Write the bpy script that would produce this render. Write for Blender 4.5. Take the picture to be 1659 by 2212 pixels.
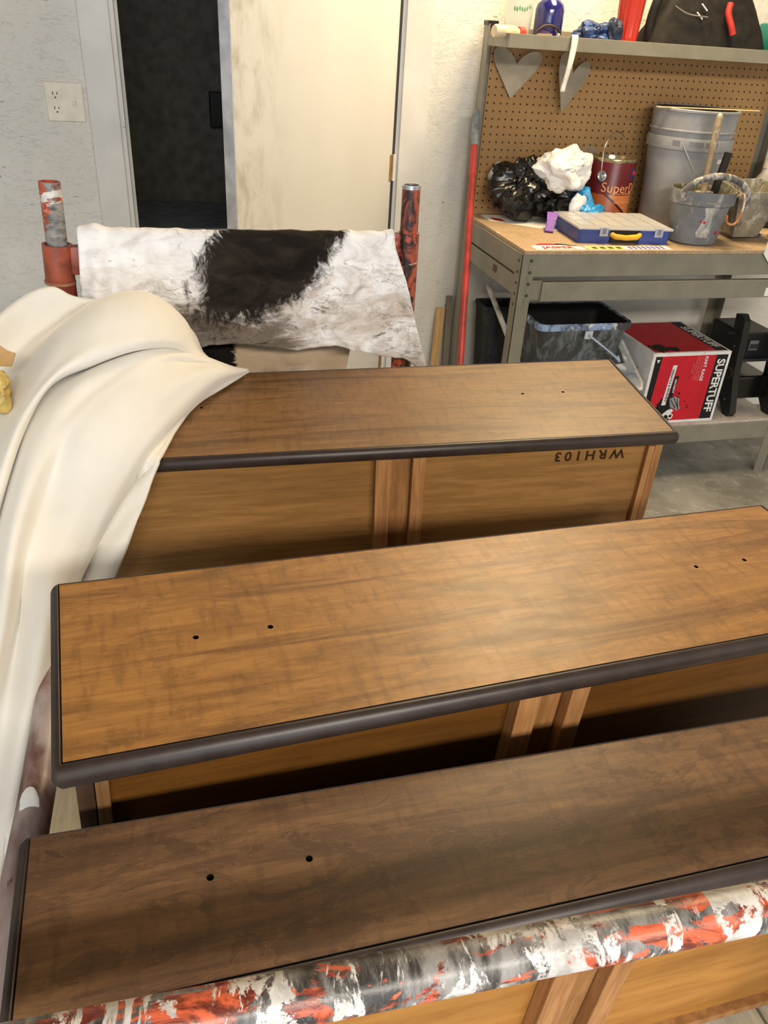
import bpy, bmesh, math, random
from mathutils import Vector, Matrix, noise as mn
from math import pi, sin, cos, radians, sqrt

for o in list(bpy.data.objects):
    bpy.data.objects.remove(o)
SC = bpy.context.scene
COL = SC.collection

# ------------------------------------------------------------------ camera
cam_d = bpy.data.cameras.new('camera')
cam = bpy.data.objects.new('camera', cam_d)
COL.objects.link(cam)
RX = Vector((0.966902, -0.248146, 0.059)); UX = Vector((0.085, 0.519, 0.851)); FX = Vector((0.239, 0.818, -0.523))
FX.normalize(); RX = (RX - FX * RX.dot(FX)).normalized(); UX = RX.cross(FX)
m = Matrix((RX, UX, -FX)).transposed().to_4x4()
m.translation = (0, 0, 1.5)
cam.matrix_world = m
cam_d.sensor_fit = 'VERTICAL'
cam_d.sensor_height = 32.0
cam_d.lens = 1712.95 / 2212 * 32.0
cam_d.clip_start = 0.02
SC.camera = cam

# ------------------------------------------------------------------ light
w = bpy.data.worlds.new('world')
SC.world = w
w.use_nodes = True
w.node_tree.nodes['Background'].inputs[0].default_value = (0.62, 0.78, 1.0, 1)
w.node_tree.nodes['Background'].inputs[1].default_value = 0.25

def area(name, loc, target, sx, sy, power, col, spread=180):
    d = bpy.data.lights.new(name, 'AREA')
    d.shape = 'RECTANGLE'; d.size = sx; d.size_y = sy; d.energy = power; d.color = col
    d.spread = radians(spread)
    o = bpy.data.objects.new(name, d); COL.objects.link(o)
    o.location = loc
    o.rotation_euler = (Vector(target) - Vector(loc)).to_track_quat('-Z', 'Y').to_euler()
    return o

area('daylight_garage_door', (-0.9, -3.4, 1.1), (0.3, 3, 0.9), 3.0, 2.0, 72, (0.74, 0.86, 1.0))
area('ceiling_lamp_rear', (1.52, 2.45, 2.62), (1.52, 2.45, 0), 0.5, 0.8, 55, (1.0, 0.77, 0.45))
area('ceiling_lamp_front', (0.5, -2.3, 2.72), (0.5, -1.2, 0), 2.6, 0.4, 172, (1.0, 0.92, 0.80))

vs = SC.view_settings
vs.view_transform = 'Standard'
vs.look = 'None'
vs.gamma = 1.0
vs.use_curve_mapping = False
vs.exposure = 0.0

# ------------------------------------------------------------------ node helpers
def lin(c):
    return tuple(((v / 255) / 12.92 if v / 255 <= 0.04045 else ((v / 255 + 0.055) / 1.055) ** 2.4) for v in c) + (1.0,)

class NT:
    def __init__(s, name):
        s.m = bpy.data.materials.new(name); s.m.use_nodes = True
        s.t = s.m.node_tree; s.n = s.t.nodes; s.l = s.t.links
        s.b = s.n['Principled BSDF']
    def new(s, ty, **kw):
        n = s.n.new(ty)
        for k, v in kw.items(): setattr(n, k, v)
        return n
    def put(s, sock, v):
        if hasattr(v, 'is_linked'): s.l.new(v, sock)
        else: sock.default_value = v
    def co(s, scale=(1, 1, 1), loc=(0, 0, 0), rot=(0, 0, 0), kind='Object'):
        c = s.new('ShaderNodeTexCoord'); mp = s.new('ShaderNodeMapping')
        mp.inputs['Scale'].default_value = scale; mp.inputs['Location'].default_value = loc
        mp.inputs['Rotation'].default_value = rot
        s.l.new(c.outputs[kind], mp.inputs['Vector']); return mp.outputs[0]
    def noise(s, vec, scale=5, detail=4, rough=0.55, dist=0.0, out='Fac'):
        n = s.new('ShaderNodeTexNoise')
        n.inputs['Scale'].default_value = scale; n.inputs['Detail'].default_value = detail
        n.inputs['Roughness'].default_value = rough; n.inputs['Distortion'].default_value = dist
        if vec is not None: s.l.new(vec, n.inputs['Vector'])
        return n.outputs[out]
    def voro(s, vec, scale=5, feature='F1', out='Distance', rnd=1.0):
        n = s.new('ShaderNodeTexVoronoi', feature=feature)
        n.inputs['Scale'].default_value = scale; n.inputs['Randomness'].default_value = rnd
        s.l.new(vec, n.inputs['Vector']); return n.outputs[out]
    def wave(s, vec, scale, dist=2, detail=2, dscale=1, bd='X'):
        n = s.new('ShaderNodeTexWave', bands_direction=bd)
        n.inputs['Scale'].default_value = scale; n.inputs['Distortion'].default_value = dist
        n.inputs['Detail'].default_value = detail; n.inputs['Detail Scale'].default_value = dscale
        s.l.new(vec, n.inputs['Vector']); return n.outputs['Fac']
    def ramp(s, f, a, b):
        n = s.new('ShaderNodeMapRange', interpolation_type='SMOOTHSTEP', clamp=True)
        s.put(n.inputs['Value'], f); n.inputs['From Min'].default_value = a; n.inputs['From Max'].default_value = b
        return n.outputs[0]
    def math(s, op, a, b=0.0, c=0.0):
        n = s.new('ShaderNodeMath', operation=op)
        s.put(n.inputs[0], a); s.put(n.inputs[1], b); s.put(n.inputs[2], c); return n.outputs[0]
    def mix(s, f, a, b, mode='MIX'):
        n = s.new('ShaderNodeMix', data_type='RGBA', blend_type=mode)
        s.put(n.inputs[0], f)
        s.put(n.inputs[6], lin(a) if isinstance(a, tuple) and len(a) == 3 else a)
        s.put(n.inputs[7], lin(b) if isinstance(b, tuple) and len(b) == 3 else b)
        return n.outputs[2]
    def xyz(s, vec):
        n = s.new('ShaderNodeSeparateXYZ'); s.l.new(vec, n.inputs[0]); return n.outputs
    def bump(s, h, strength=0.3, dist=0.002):
        n = s.new('ShaderNodeBump'); n.inputs['Strength'].default_value = strength
        n.inputs['Distance'].default_value = dist
        s.l.new(h, n.inputs['Height']); s.l.new(n.outputs[0], s.b.inputs['Normal'])
    def done(s, col, rough=0.5, spec=0.5, metal=0.0):
        s.put(s.b.inputs['Base Color'], lin(col) if isinstance(col, tuple) and len(col) == 3 else col)
        s.put(s.b.inputs['Roughness'], rough)
        s.b.inputs['Specular IOR Level'].default_value = spec
        s.b.inputs['Metallic'].default_value = metal
        return s.m

def plain(name, col, rough=0.5, spec=0.5, metal=0.0, var=0.12, scale=18, bump=0.0):
    n = NT(name); v = n.co()
    f = n.noise(v, scale, 5)
    dark = tuple(int(c * (1 - var)) for c in col); lite = tuple(min(255, int(c * (1 + var * 0.6))) for c in col)
    c = n.mix(n.ramp(f, 0.3, 0.7), dark, lite)
    if bump: n.bump(f, bump, 0.004)
    return n.done(c, rough, spec, metal)

# ------------------------------------------------------------------ mesh helpers
def bm_new(): return bmesh.new()

def box(bm, x0, x1, y0, y1, z0, z1, bev=0.0, M=None):
    vs_ = [bm.verts.new((x, y, z)) for x in (x0, x1) for y in (y0, y1) for z in (z0, z1)]
    fs = [(0, 1, 3, 2), (4, 6, 7, 5), (0, 4, 5, 1), (2, 3, 7, 6), (0, 2, 6, 4), (1, 5, 7, 3)]
    ff = [bm.faces.new([vs_[i] for i in f]) for f in fs]
    new = list(vs_)
    if bev:
        es = list({e for f in ff for e in f.edges})
        r = bmesh.ops.bevel(bm, geom=es, offset=bev, segments=2, affect='EDGES', profile=0.6)
        new = [v for v in r['verts']] + [v for v in vs_ if v.is_valid]
        new = list({v for v in new})
    if M is not None:
        bmesh.ops.transform(bm, matrix=M, verts=[v for v in new if v.is_valid])
    return bm

def tube(bm, pts, r, n=16, cap=True, closed=False):
    pts = [Vector(p) for p in pts]
    rr = r if isinstance(r, (list, tuple)) else [r] * len(pts)
    rings = []; up = None
    N = len(pts)
    for i, p in enumerate(pts):
        a = pts[(i - 1) % N] if (closed or i > 0) else p
        b = pts[(i + 1) % N] if (closed or i < N - 1) else p
        t = (b - a).normalized()
        if up is None:
            up = Vector((0, 0, 1)) if abs(t.z) < 0.9 else Vector((1, 0, 0))
        s = t.cross(up).normalized(); up = s.cross(t).normalized()
        rings.append([bm.verts.new(p + (s * cos(2 * pi * k / n) + up * sin(2 * pi * k / n)) * rr[i]) for k in range(n)])
    for i in range(N if closed else N - 1):
        A, B = rings[i], rings[(i + 1) % N]
        for k in range(n):
            bm.faces.new((A[k], A[(k + 1) % n], B[(k + 1) % n], B[k]))
    if cap and not closed:
        bm.faces.new(rings[0][::-1]); bm.faces.new(rings[-1])
    return bm

def hollow(bm, p0, p1, r, t=0.003, n=24):
    """open-ended pipe with wall thickness"""
    p0 = Vector(p0); p1 = Vector(p1); d = (p1 - p0).normalized()
    up = Vector((0, 0, 1)) if abs(d.z) < 0.9 else Vector((1, 0, 0))
    s = d.cross(up).normalized(); u = s.cross(d)
    def ring(p, q): return [bm.verts.new(p + (s * cos(2 * pi * k / n) + u * sin(2 * pi * k / n)) * q) for k in range(n)]
    L = [ring(p0, r), ring(p1, r), ring(p1, r - t), ring(p0, r - t)]
    for i in range(4):
        A, B = L[i], L[(i + 1) % 4]
        for k in range(n): bm.faces.new((A[k], A[(k + 1) % n], B[(k + 1) % n], B[k]))
    return bm

def lathe(bm, prof, n=40, c=(0, 0, 0), close=False):
    rings = []
    for r, z in prof:
        if r <= 1e-6: rings.append([bm.verts.new((c[0], c[1], c[2] + z))])
        else: rings.append([bm.verts.new((c[0] + r * cos(2 * pi * k / n), c[1] + r * sin(2 * pi * k / n), c[2] + z)) for k in range(n)])
    for A, B in zip(rings, rings[1:] + ([rings[0]] if close else [])):
        for k in range(n):
            k2 = (k + 1) % n
            if len(A) == 1 and len(B) == 1: continue
            if len(A) == 1: bm.faces.new((A[0], B[k2], B[k]))
            elif len(B) == 1: bm.faces.new((A[k], A[k2], B[0]))
            else: bm.faces.new((A[k], A[k2], B[k2], B[k]))
    return bm

def prism(bm, poly, z0, z1, M=None):
    a = [bm.verts.new((x, y, z0)) for x, y in poly]; b = [bm.verts.new((x, y, z1)) for x, y in poly]
    n = len(poly)
    bm.faces.new(a[::-1]); bm.faces.new(b)
    for i in range(n): bm.faces.new((a[i], a[(i + 1) % n], b[(i + 1) % n], b[i]))
    if M is not None: bmesh.ops.transform(bm, matrix=M, verts=a + b)
    return bm

def grid(bm, P):
    V = [[bm.verts.new(p) for p in row] for row in P]
    for i in range(len(V) - 1):
        for j in range(len(V[0]) - 1):
            bm.faces.new((V[i][j], V[i][j + 1], V[i + 1][j + 1], V[i + 1][j]))
    return bm

def obj(name, bm, mat, parent=None, smooth=False, ang=40):
    bmesh.ops.recalc_face_normals(bm, faces=bm.faces[:])
    me = bpy.data.meshes.new(name); bm.to_mesh(me); bm.free()
    if smooth:
        for p in me.polygons: p.use_smooth = True
        if ang: me.set_sharp_from_angle(angle=radians(ang))
    me.materials.append(mat)
    o = bpy.data.objects.new(name, me); COL.objects.link(o)
    if parent is not None: o.parent = parent
    return o

def thing(name, label, cat, loc=(0, 0, 0), rz=0.0, group=None):
    o = bpy.data.objects.new(name, None); COL.objects.link(o)
    o.empty_display_size = 0.05
    o.location = loc; o.rotation_euler = (0, 0, rz); o['label'] = label; o['category'] = cat
    if group: o['group'] = group
    return o

def tag(o, label, cat, group=None):
    o['label'] = label; o['category'] = cat
    if group: o['group'] = group
    return o

def struct(o, label=None):
    o['kind'] = 'structure'
    if label: o['label'] = label
    return o

def sstep(a, b, x):
    t = max(0.0, min(1.0, (x - a) / (b - a))); return t * t * (3 - 2 * t)

def catmull(P, n):
    P = [Vector(p) for p in P]; out = []
    seg = len(P) - 1
    for i in range(n):
        t = i / (n - 1) * seg; k = min(int(t), seg - 1); f = t - k
        p0 = P[k - 1] if k > 0 else P[0] * 2 - P[1]
        p1, p2 = P[k], P[k + 1]
        p3 = P[k + 2] if k + 2 <= seg else P[seg] * 2 - P[seg - 1]
        out.append(0.5 * ((2 * p1) + (p2 - p0) * f + (2 * p0 - 5 * p1 + 4 * p2 - p3) * f * f + (3 * p1 - p0 - 3 * p2 + p3) * f ** 3))
    return out

def text(name, body, size, mat, parent, M, depth=0.0003, sx=1.0, spacing=1.0, bold=0.0):
    cu = bpy.data.curves.new(name, 'FONT'); cu.body = body; cu.size = size; cu.extrude = depth
    cu.align_x = 'CENTER'; cu.align_y = 'CENTER'; cu.space_character = spacing; cu.offset = bold
    cu.resolution_u = 3
    t = bpy.data.objects.new(name, cu); COL.objects.link(t)
    bpy.context.view_layer.update()
    me = bpy.data.meshes.new_from_object(t.evaluated_get(bpy.context.evaluated_depsgraph_get()))
    bpy.data.objects.remove(t)
    me.materials.clear(); me.materials.append(mat)
    o = bpy.data.objects.new(name, me); COL.objects.link(o)
    o.parent = parent
    o.matrix_local = M @ Matrix.Diagonal((sx, 1, 1, 1))
    return o

def frame(origin, xa, ya):
    xa = Vector(xa).normalized(); ya = Vector(ya).normalized(); za = xa.cross(ya).normalized(); ya = za.cross(xa)
    M_ = Matrix((xa, ya, za)).transposed().to_4x4(); M_.translation = origin
    return M_

def crumple(seed, dims, amp=0.25, freq=2.2, sub=5, fold=0.6, flat=True, pinch=None):
    """a crumpled bag or cloth lump: big soft lobes, flat facets and sharp creases, resting on z=0"""
    bm = bm_new()
    bmesh.ops.create_icosphere(bm, subdivisions=sub, radius=1.0)
    off = Vector((seed * 7.13, seed * 3.7, seed * 1.9))
    for v in bm.verts:
        p = v.co.normalized(); q = p * freq * 0.62 + off
        rd = 1 - 2.2 * abs(mn.noise(q * 1.5 + Vector((2, 7, 1)))); r2 = 1 - 2.2 * abs(mn.noise(q * 3.4 + Vector((6, 1, 8)))); r3 = 1 - 2.2 * abs(mn.noise(q * 7.5))
        r = 1 + amp * (mn.noise(q * 1.0) * 1.1 + fold * (0.34 * rd + 0.17 * r2 + 0.06 * r3))
        p = p * r
        if pinch: p = pinch(p)
        v.co = Vector((p.x * dims[0], p.y * dims[1], p.z * dims[2]))
    z0 = min(v.co.z for v in bm.verts)
    cut = z0 + dims[2] * (0.22 if flat else 0.0)
    for v in bm.verts:
        v.co.z = max(v.co.z, cut) - cut
    return bm

# ------------------------------------------------------------------ materials
def m_wall():
    n = NT('painted_chipboard_wall'); v = n.co()
    fl = n.noise(n.co((1, 1, 1), rot=(0, 0.5, 0)), 26, 6, 0.6, 1.2)
    big = n.noise(v, 2.2, 3)
    speck = n.noise(n.co((1.0, 1, 2.2), rot=(0, 0.7, 0)), 34, 3, 0.5, 0.6)
    c = n.mix(n.ramp(big, 0.35, 0.7), (214, 212, 206), (228, 226, 220))
    c = n.mix(n.math('MULTIPLY', n.ramp(speck, 0.70, 0.76), 0.75), c, (120, 112, 100))
    fine = n.noise(v, 120, 4)
    n.bump(n.math('ADD', n.math('MULTIPLY', fl, 1.0), n.math('ADD', n.math('MULTIPLY', fine, 0.2), n.math('MULTIPLY', n.ramp(n.noise(n.co((1, 1, 3), rot=(0, 0.9, 0)), 30, 4, 0.6, 1.5), 0.56, 0.68), 0.34))), 0.55, 0.006)
    return n.done(c, 0.6, 0.3)

def m_trim():
    n = NT('white_trim_paint'); v = n.co()
    c = n.mix(n.ramp(n.noise(v, 5, 4), 0.35, 0.7), (212, 210, 205), (226, 224, 219))
    c = n.mix(n.math('MULTIPLY', n.ramp(n.noise(v, 60, 3), 0.74, 0.78), 0.7), c, (110, 100, 90))
    return n.done(c, 0.4, 0.4)

def m_door():
    n = NT('white_door_paint'); v = n.co()
    x = n.xyz(v)[0]
    dirt = n.noise(n.co((1.5, 1.5, 1.0)), 7, 6, 0.65, 0.4)
    side = n.ramp(x, 0.60, 0.86)
    f = n.math('MULTIPLY', n.ramp(dirt, 0.42, 0.72), side)
    c = n.mix(n.ramp(n.noise(v, 1.6, 3), 0.3, 0.7), (212, 210, 206), (220, 219, 216))
    c = n.mix(n.math('MULTIPLY', f, 0.65), c, (150, 144, 120))
    return n.done(c, 0.45, 0.4)

def m_floor():
    n = NT('stained_concrete'); v = n.co()
    a = n.noise(v, 3.0, 6, 0.65); b = n.noise(v, 14, 6, 0.7); d = n.noise(v, 40, 3, 0.6)
    c = n.mix(n.ramp(a, 0.35, 0.65), (112, 110, 104), (150, 149, 144))
    c = n.mix(n.math('MULTIPLY', n.ramp(b, 0.52, 0.72), 0.6), c, (188, 188, 184))
    c = n.mix(n.math('MULTIPLY', n.ramp(d, 0.66, 0.74), 0.8), c, (70, 64, 58))
    n.bump(b, 0.2, 0.004)
    return n.done(c, 0.6, 0.35)

def m_veneer(name, dark, mid, light, seed, mottled=0.5, rough=0.36):
    n = NT(name)
    # grain runs along the local x axis of the drawer front
    g = n.noise(n.co((2.0, 22, 20), loc=(seed, seed * 2, 0)), 4.5, 9, 0.62, 0.7)
    fine = n.noise(n.co((16, 190, 60), loc=(seed * 3, 0, 0)), 4, 4, 0.6)
    fleck = n.noise(n.co((30, 110, 30), loc=(seed, 4, 0)), 3.6, 6, 0.75, 1.0)
    blot = n.noise(n.co((3.4, 7.5, 4), loc=(seed * 1.7, seed, 0)), 1.9, 6, 0.68, 1.4)
    band = n.noise(n.co((0.9, 9.0, 4), loc=(seed * 0.7, seed * 1.3, 2)), 2.0, 5, 0.6, 1.2)
    curl = n.noise(n.co((60, 12, 10), loc=(seed, 1, 0), rot=(0, 0, 0.12)), 1.5, 4, 0.55)
    isl = n.noise(n.co((5.5, 12, 4), loc=(seed * 2.3, 9, 0)), 1.7, 8, 0.68, 1.8)
    c = n.mix(n.ramp(g, 0.30, 0.70), mid, light)
    c = n.mix(n.math('MULTIPLY', n.ramp(band, 0.48, 0.64), 0.72), c, dark)
    c = n.mix(n.math('MULTIPLY', n.ramp(blot, 0.50, 0.70), 0.40), c, dark)
    c = n.mix(n.math('MULTIPLY', n.ramp(isl, 0.50, 0.58), mottled), c, dark)
    c = n.mix(n.math('MULTIPLY', n.math('MULTIPLY', n.ramp(isl, 0.515, 0.535), n.ramp(isl, 0.555, 0.54)), mottled * 0.7), c, light)
    c = n.mix(n.math('MULTIPLY', n.ramp(curl, 0.48, 0.70), 0.40), c, dark)
    c = n.mix(n.math('MULTIPLY', n.ramp(fleck, 0.57, 0.66), 0.6), c, light)
    c = n.mix(n.math('MULTIPLY', n.ramp(fine, 0.50, 0.72), 0.42), c, dark)
    n.bump(fine, 0.05, 0.001)
    r = n.math('ADD', n.math('MULTIPLY', n.noise(n.co((3, 9, 4)), 6, 4), 0.14), rough - 0.07)
    return n.done(c, r, 0.45)

def m_pine(name, a, b, sc=(40, 40, 2.0), rough=0.6, seed=0.0, rings=0.5):
    n = NT(name)
    g = n.noise(n.co(sc, loc=(seed, seed, seed)), 3.2, 6, 0.6, 0.6)
    f = n.noise(n.co(tuple(s * 4 for s in sc), loc=(seed, 0, 0)), 4, 3, 0.6)
    k = n.noise(n.co(tuple(max(1.0, s * 0.12) for s in sc), loc=(seed, 3, 1)), 3, 4)
    c = n.mix(n.ramp(g, 0.32, 0.68), a, b)
    c = n.mix(n.math('MULTIPLY', n.ramp(f, 0.55, 0.75), 0.35), c, tuple(int(v * 0.6) for v in a))
    c = n.mix(n.math('MULTIPLY', n.ramp(k, 0.45, 0.7), rings * 0.5), c, tuple(int(v * 0.72) for v in a))
    return n.done(c, rough, 0.3)

def m_scaffold(name, seed, white=0.5, grey=0.5, lo=(92, 26, 14), hi=(224, 84, 38), axis='X'):
    """flaking orange enamel under splashes of white, grey and near-black paint"""
    n = NT(name)
    st = {'X': (1, 1.9, 1.9), 'Y': (1.9, 1, 1.9), 'Z': (1.9, 1.9, 1)}[axis]
    v = n.co(st, loc=(seed, seed * 2, seed * 3)); v2 = n.co(loc=(seed * 2, seed, 0))
    drip = n.co((3.2, 1, 1) if axis == 'X' else (1, 1, 3.2), loc=(seed, 1, 2))
    a = n.noise(v, 13, 7, 0.66, 0.9); b = n.noise(v, 24, 6, 0.7, 0.8); d = n.noise(v2, 34, 5, 0.7, 0.4); e = n.noise(v, 8, 5, 0.6, 0.3)
    c = n.mix(n.ramp(b, 0.42, 0.58), lo, hi)
    c = n.mix(n.ramp(e, 0.60, 0.64), c, (48, 34, 30))
    gm = n.ramp(a, 0.62 - grey * 0.25, 0.65 - grey * 0.25)
    c = n.mix(gm, c, n.mix(n.ramp(n.noise(drip, 14, 6, 0.7), 0.38, 0.62), (58, 54, 52), (150, 147, 144)))
    wv = n.noise(drip, 10.5, 7, 0.68, 0.6)
    wm = n.ramp(wv, 0.66 - white * 0.24, 0.69 - white * 0.24)
    wm = n.math('MULTIPLY', wm, n.ramp(n.noise(v2, 46, 5, 0.72), 0.40, 0.46))
    c = n.mix(wm, c, n.mix(n.ramp(d, 0.4, 0.7), (222, 218, 214), (170, 166, 162)))
    fl = n.math('MULTIPLY', n.ramp(n.noise(v, 18, 7, 0.7, 0.6), 0.625, 0.65), 0.9)
    c = n.mix(fl, c, n.mix(n.ramp(d, 0.4, 0.6), hi, (236, 110, 84)))
    n.bump(n.math('ADD', a, n.math('MULTIPLY', wm, 0.6)), 0.3, 0.003)
    return n.done(c, 0.36, 0.5)

def m_side():
    """old maroon pipe hazed over with thin white and mauve overspray"""
    n = NT('hazed_pipe_paint'); v = n.co((2, 1, 2)); 
    a = n.noise(v, 5, 5, 0.6, 0.4); b = n.noise(n.co((3, 1, 3)), 11, 6, 0.65)
    up = n.xyz(n.co())[2]
    c = n.mix(n.ramp(b, 0.35, 0.65), (98, 58, 52), (132, 92, 88))
    c = n.mix(n.math('MULTIPLY', n.ramp(a, 0.36, 0.60), 0.92), c, (190, 178, 178))
    c = n.mix(n.ramp(n.noise(n.co((6, 2, 6)), 9, 4), 0.70, 0.76), c, (60, 50, 48))
    c = n.mix(n.ramp(n.noise(n.co((3, 1.2, 3), loc=(2, 2, 2)), 8, 3, 0.5), 0.68, 0.70), c, (220, 224, 226))
    n.bump(b, 0.15, 0.002)
    return n.done(c, 0.4, 0.45)

def m_fleece():
    n = NT('cream_fleece'); v = n.co()
    c = n.mix(n.ramp(n.noise(v, 5, 4), 0.3, 0.7), (226, 221, 211), (234, 230, 222))
    n.bump(n.noise(v, 420, 3), 0.25, 0.002)
    m_ = n.done(c, 0.95, 0.1)
    n.b.inputs['Sheen Weight'].default_value = 0.5
    n.b.inputs['Sheen Roughness'].default_value = 0.5
    n.b.inputs['Sheen Tint'].default_value = lin((252, 248, 240))
    return m_

def m_rag():
    n = NT('stained_white_cotton'); v = n.co()
    X, Yy, Z_ = n.xyz(v)
    sm = n.noise(n.co((1.0, 1.0, 2.6), rot=(0, -0.5, 0)), 9, 7, 0.66, 1.0)
    sm2 = n.noise(n.co((1.0, 1.0, 3.2), loc=(3, 0, 1), rot=(0, 0.35, 0)), 15, 7, 0.7, 1.4)
    big = n.noise(n.co(loc=(1, 2, 5)), 4.5, 4, 0.55)
    low = n.ramp(Z_, 1.16, 0.95)
    c = n.mix(n.ramp(n.noise(v, 30, 4), 0.3, 0.7), (232, 231, 232), (246, 245, 246))
    # tan smears, heavier low down and to the left, with thin broken dark lines
    f = n.math('ADD', n.math('MULTIPLY', sm, 0.7), n.math('MULTIPLY', low, 0.17))
    c = n.mix(n.math('MULTIPLY', n.ramp(f, 0.36, 0.58), 0.72), c, (172, 154, 134))
    lft = n.ramp(X, 0.20, 0.05); mid_ = n.math('MULTIPLY', n.ramp(X, 0.34, 0.18), n.ramp(X, -0.14, 0.08))
    wash = n.math('ADD', n.math('MULTIPLY', n.noise(n.co((0.8, 1, 2.6), loc=(7, 0, 3), rot=(0, 0.3, 0)), 8, 6, 0.68, 1.0), 0.8), n.math('MULTIPLY', n.math('MULTIPLY', n.ramp(Z_, 1.11, 0.98), mid_), 0.27))
    c = n.mix(n.math('MULTIPLY', n.ramp(wash, 0.50, 0.66), 0.85), c, (84, 70, 58))
    def crease(sc, ry, lo, k):
        q = n.noise(n.co((0.9, 1, 1.7), loc=(k, k, 0), rot=(0, ry, 0)), sc, 5, 0.6, 1.2)
        ln = n.ramp(n.math('ABSOLUTE', n.math('SUBTRACT', q, 0.5)), lo, 0.0)
        gate = n.ramp(n.noise(n.co(loc=(k * 2, 3, k)), 6, 4, 0.6), 0.44, 0.62)
        return n.math('MULTIPLY', ln, gate)
    c = n.mix(n.math('MULTIPLY', crease(12, -0.6, 0.03, 2.0), 0.6), c, (92, 76, 62))
    c = n.mix(n.math('MULTIPLY', crease(20, 0.4, 0.03, 5.0), 0.6), c, (84, 68, 54))
    c = n.mix(n.math('MULTIPLY', n.ramp(n.math('ADD', sm2, n.math('MULTIPLY', low, 0.07)), 0.66, 0.72), 0.8), c, (60, 48, 40))
    # the big wet stain
    dx = n.math('DIVIDE', n.math('SUBTRACT', n.math('ADD', X, n.math('MULTIPLY', n.math('SUBTRACT', 1.14, Z_), 0.62)), 0.206), 0.124)
    dz = n.math('DIVIDE', n.math('SUBTRACT', Z_, 1.13), 0.145)
    r = n.math('SQRT', n.math('ADD', n.math('POWER', n.math('ABSOLUTE', dx), 2.4), n.math('POWER', n.math('ABSOLUTE', dz), 2.0)))
    r = n.math('ADD', r, n.math('MULTIPLY', n.math('SUBTRACT', n.noise(n.co((1.6, 1, 0.8), rot=(0, 0.5, 0)), 22, 7, 0.74, 1.0), 0.5), 1.25))
    front = n.ramp(Yy, 1.585, 1.565)
    c = n.mix(n.math('MULTIPLY', n.ramp(r, 1.16, 0.84), front), c, n.mix(n.ramp(sm, 0.35, 0.7), (26, 21, 18), (52, 44, 38)))
    # back flap: tan all over, nearly black at its left
    back = n.ramp(Yy, 1.575, 1.592)
    c = n.mix(n.math('MULTIPLY', back, n.ramp(big, 0.62, 0.5)), c, (186, 164, 138))
    blk = n.ramp(n.math('ADD', X, n.math('MULTIPLY', n.math('SUBTRACT', sm2, 0.5), 0.05)), 0.128, 0.118)
    c = n.mix(n.math('MULTIPLY', back, blk), c, (22, 18, 16))
    n.bump(n.noise(v, 60, 5), 0.3, 0.003)
    return n.done(c, 0.85, 0.15)

def m_peg():
    n = NT('brown_pegboard'); v = n.co()
    X, Yy, Z_ = n.xyz(v)
    def cell(q): return n.math('SUBTRACT', n.math('FRACT', n.math('DIVIDE', q, 0.0254)), 0.5)
    a = cell(X); b = cell(Z_)
    r = n.math('SQRT', n.math('ADD', n.math('MULTIPLY', a, a), n.math('MULTIPLY', b, b)))
    c = n.mix(n.ramp(n.noise(v, 4, 5), 0.35, 0.7), (164, 128, 82), (178, 140, 92))
    c = n.mix(n.ramp(r, 0.15, 0.11), c, (52, 36, 20))
    return n.done(c, 0.6, 0.3)

def m_particle(name='particle_board', a=(160, 136, 108), b=(188, 164, 134), dirt=0.4):
    n = NT(name); v = n.co()
    f = n.noise(v, 160, 4, 0.7); g = n.noise(v, 6, 6, 0.65, 0.8)
    c = n.mix(n.ramp(f, 0.35, 0.65), a, b)
    c = n.mix(n.math('MULTIPLY', n.ramp(g, 0.5, 0.72), dirt), c, (120, 98, 76))
    c = n.mix(n.math('MULTIPLY', n.ramp(n.noise(v, 38, 3), 0.70, 0.75), 0.8), c, (228, 222, 212))
    return n.done(c, 0.6, 0.3)

def m_splat(name, base, s1, s2, lim1=0.56, lim2=0.6, scale=12, rough=0.55, metal=0.0, seed=0):
    n = NT(name); v = n.co(loc=(seed, seed, seed))
    c = n.mix(n.ramp(n.noise(v, scale, 6, 0.65), 0.3, 0.7), tuple(int(k * 0.8) for k in base), base)
    c = n.mix(n.ramp(n.noise(n.co((1.6, 1.6, 0.8), loc=(seed + 3, 1, 0)), scale * 1.2, 8, 0.74, 0.4), lim1 - 0.03, lim1 + 0.13), c, s1)
    c = n.mix(n.ramp(n.noise(n.co((1.6, 1.6, 0.8), loc=(seed + 9, 4, 0)), scale * 2.0, 8, 0.74, 0.4), lim2 - 0.01, lim2 + 0.07), c, s2)
    n.bump(n.noise(v, scale * 3, 4), 0.25, 0.003)
    return n.done(c, rough, 0.45, metal)

def m_clear(name, col=(235, 235, 235), alpha=0.35, rough=0.12):
    n = NT(name)
    n.b.inputs['Alpha'].default_value = alpha
    return n.done(col, rough, 0.5)

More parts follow.
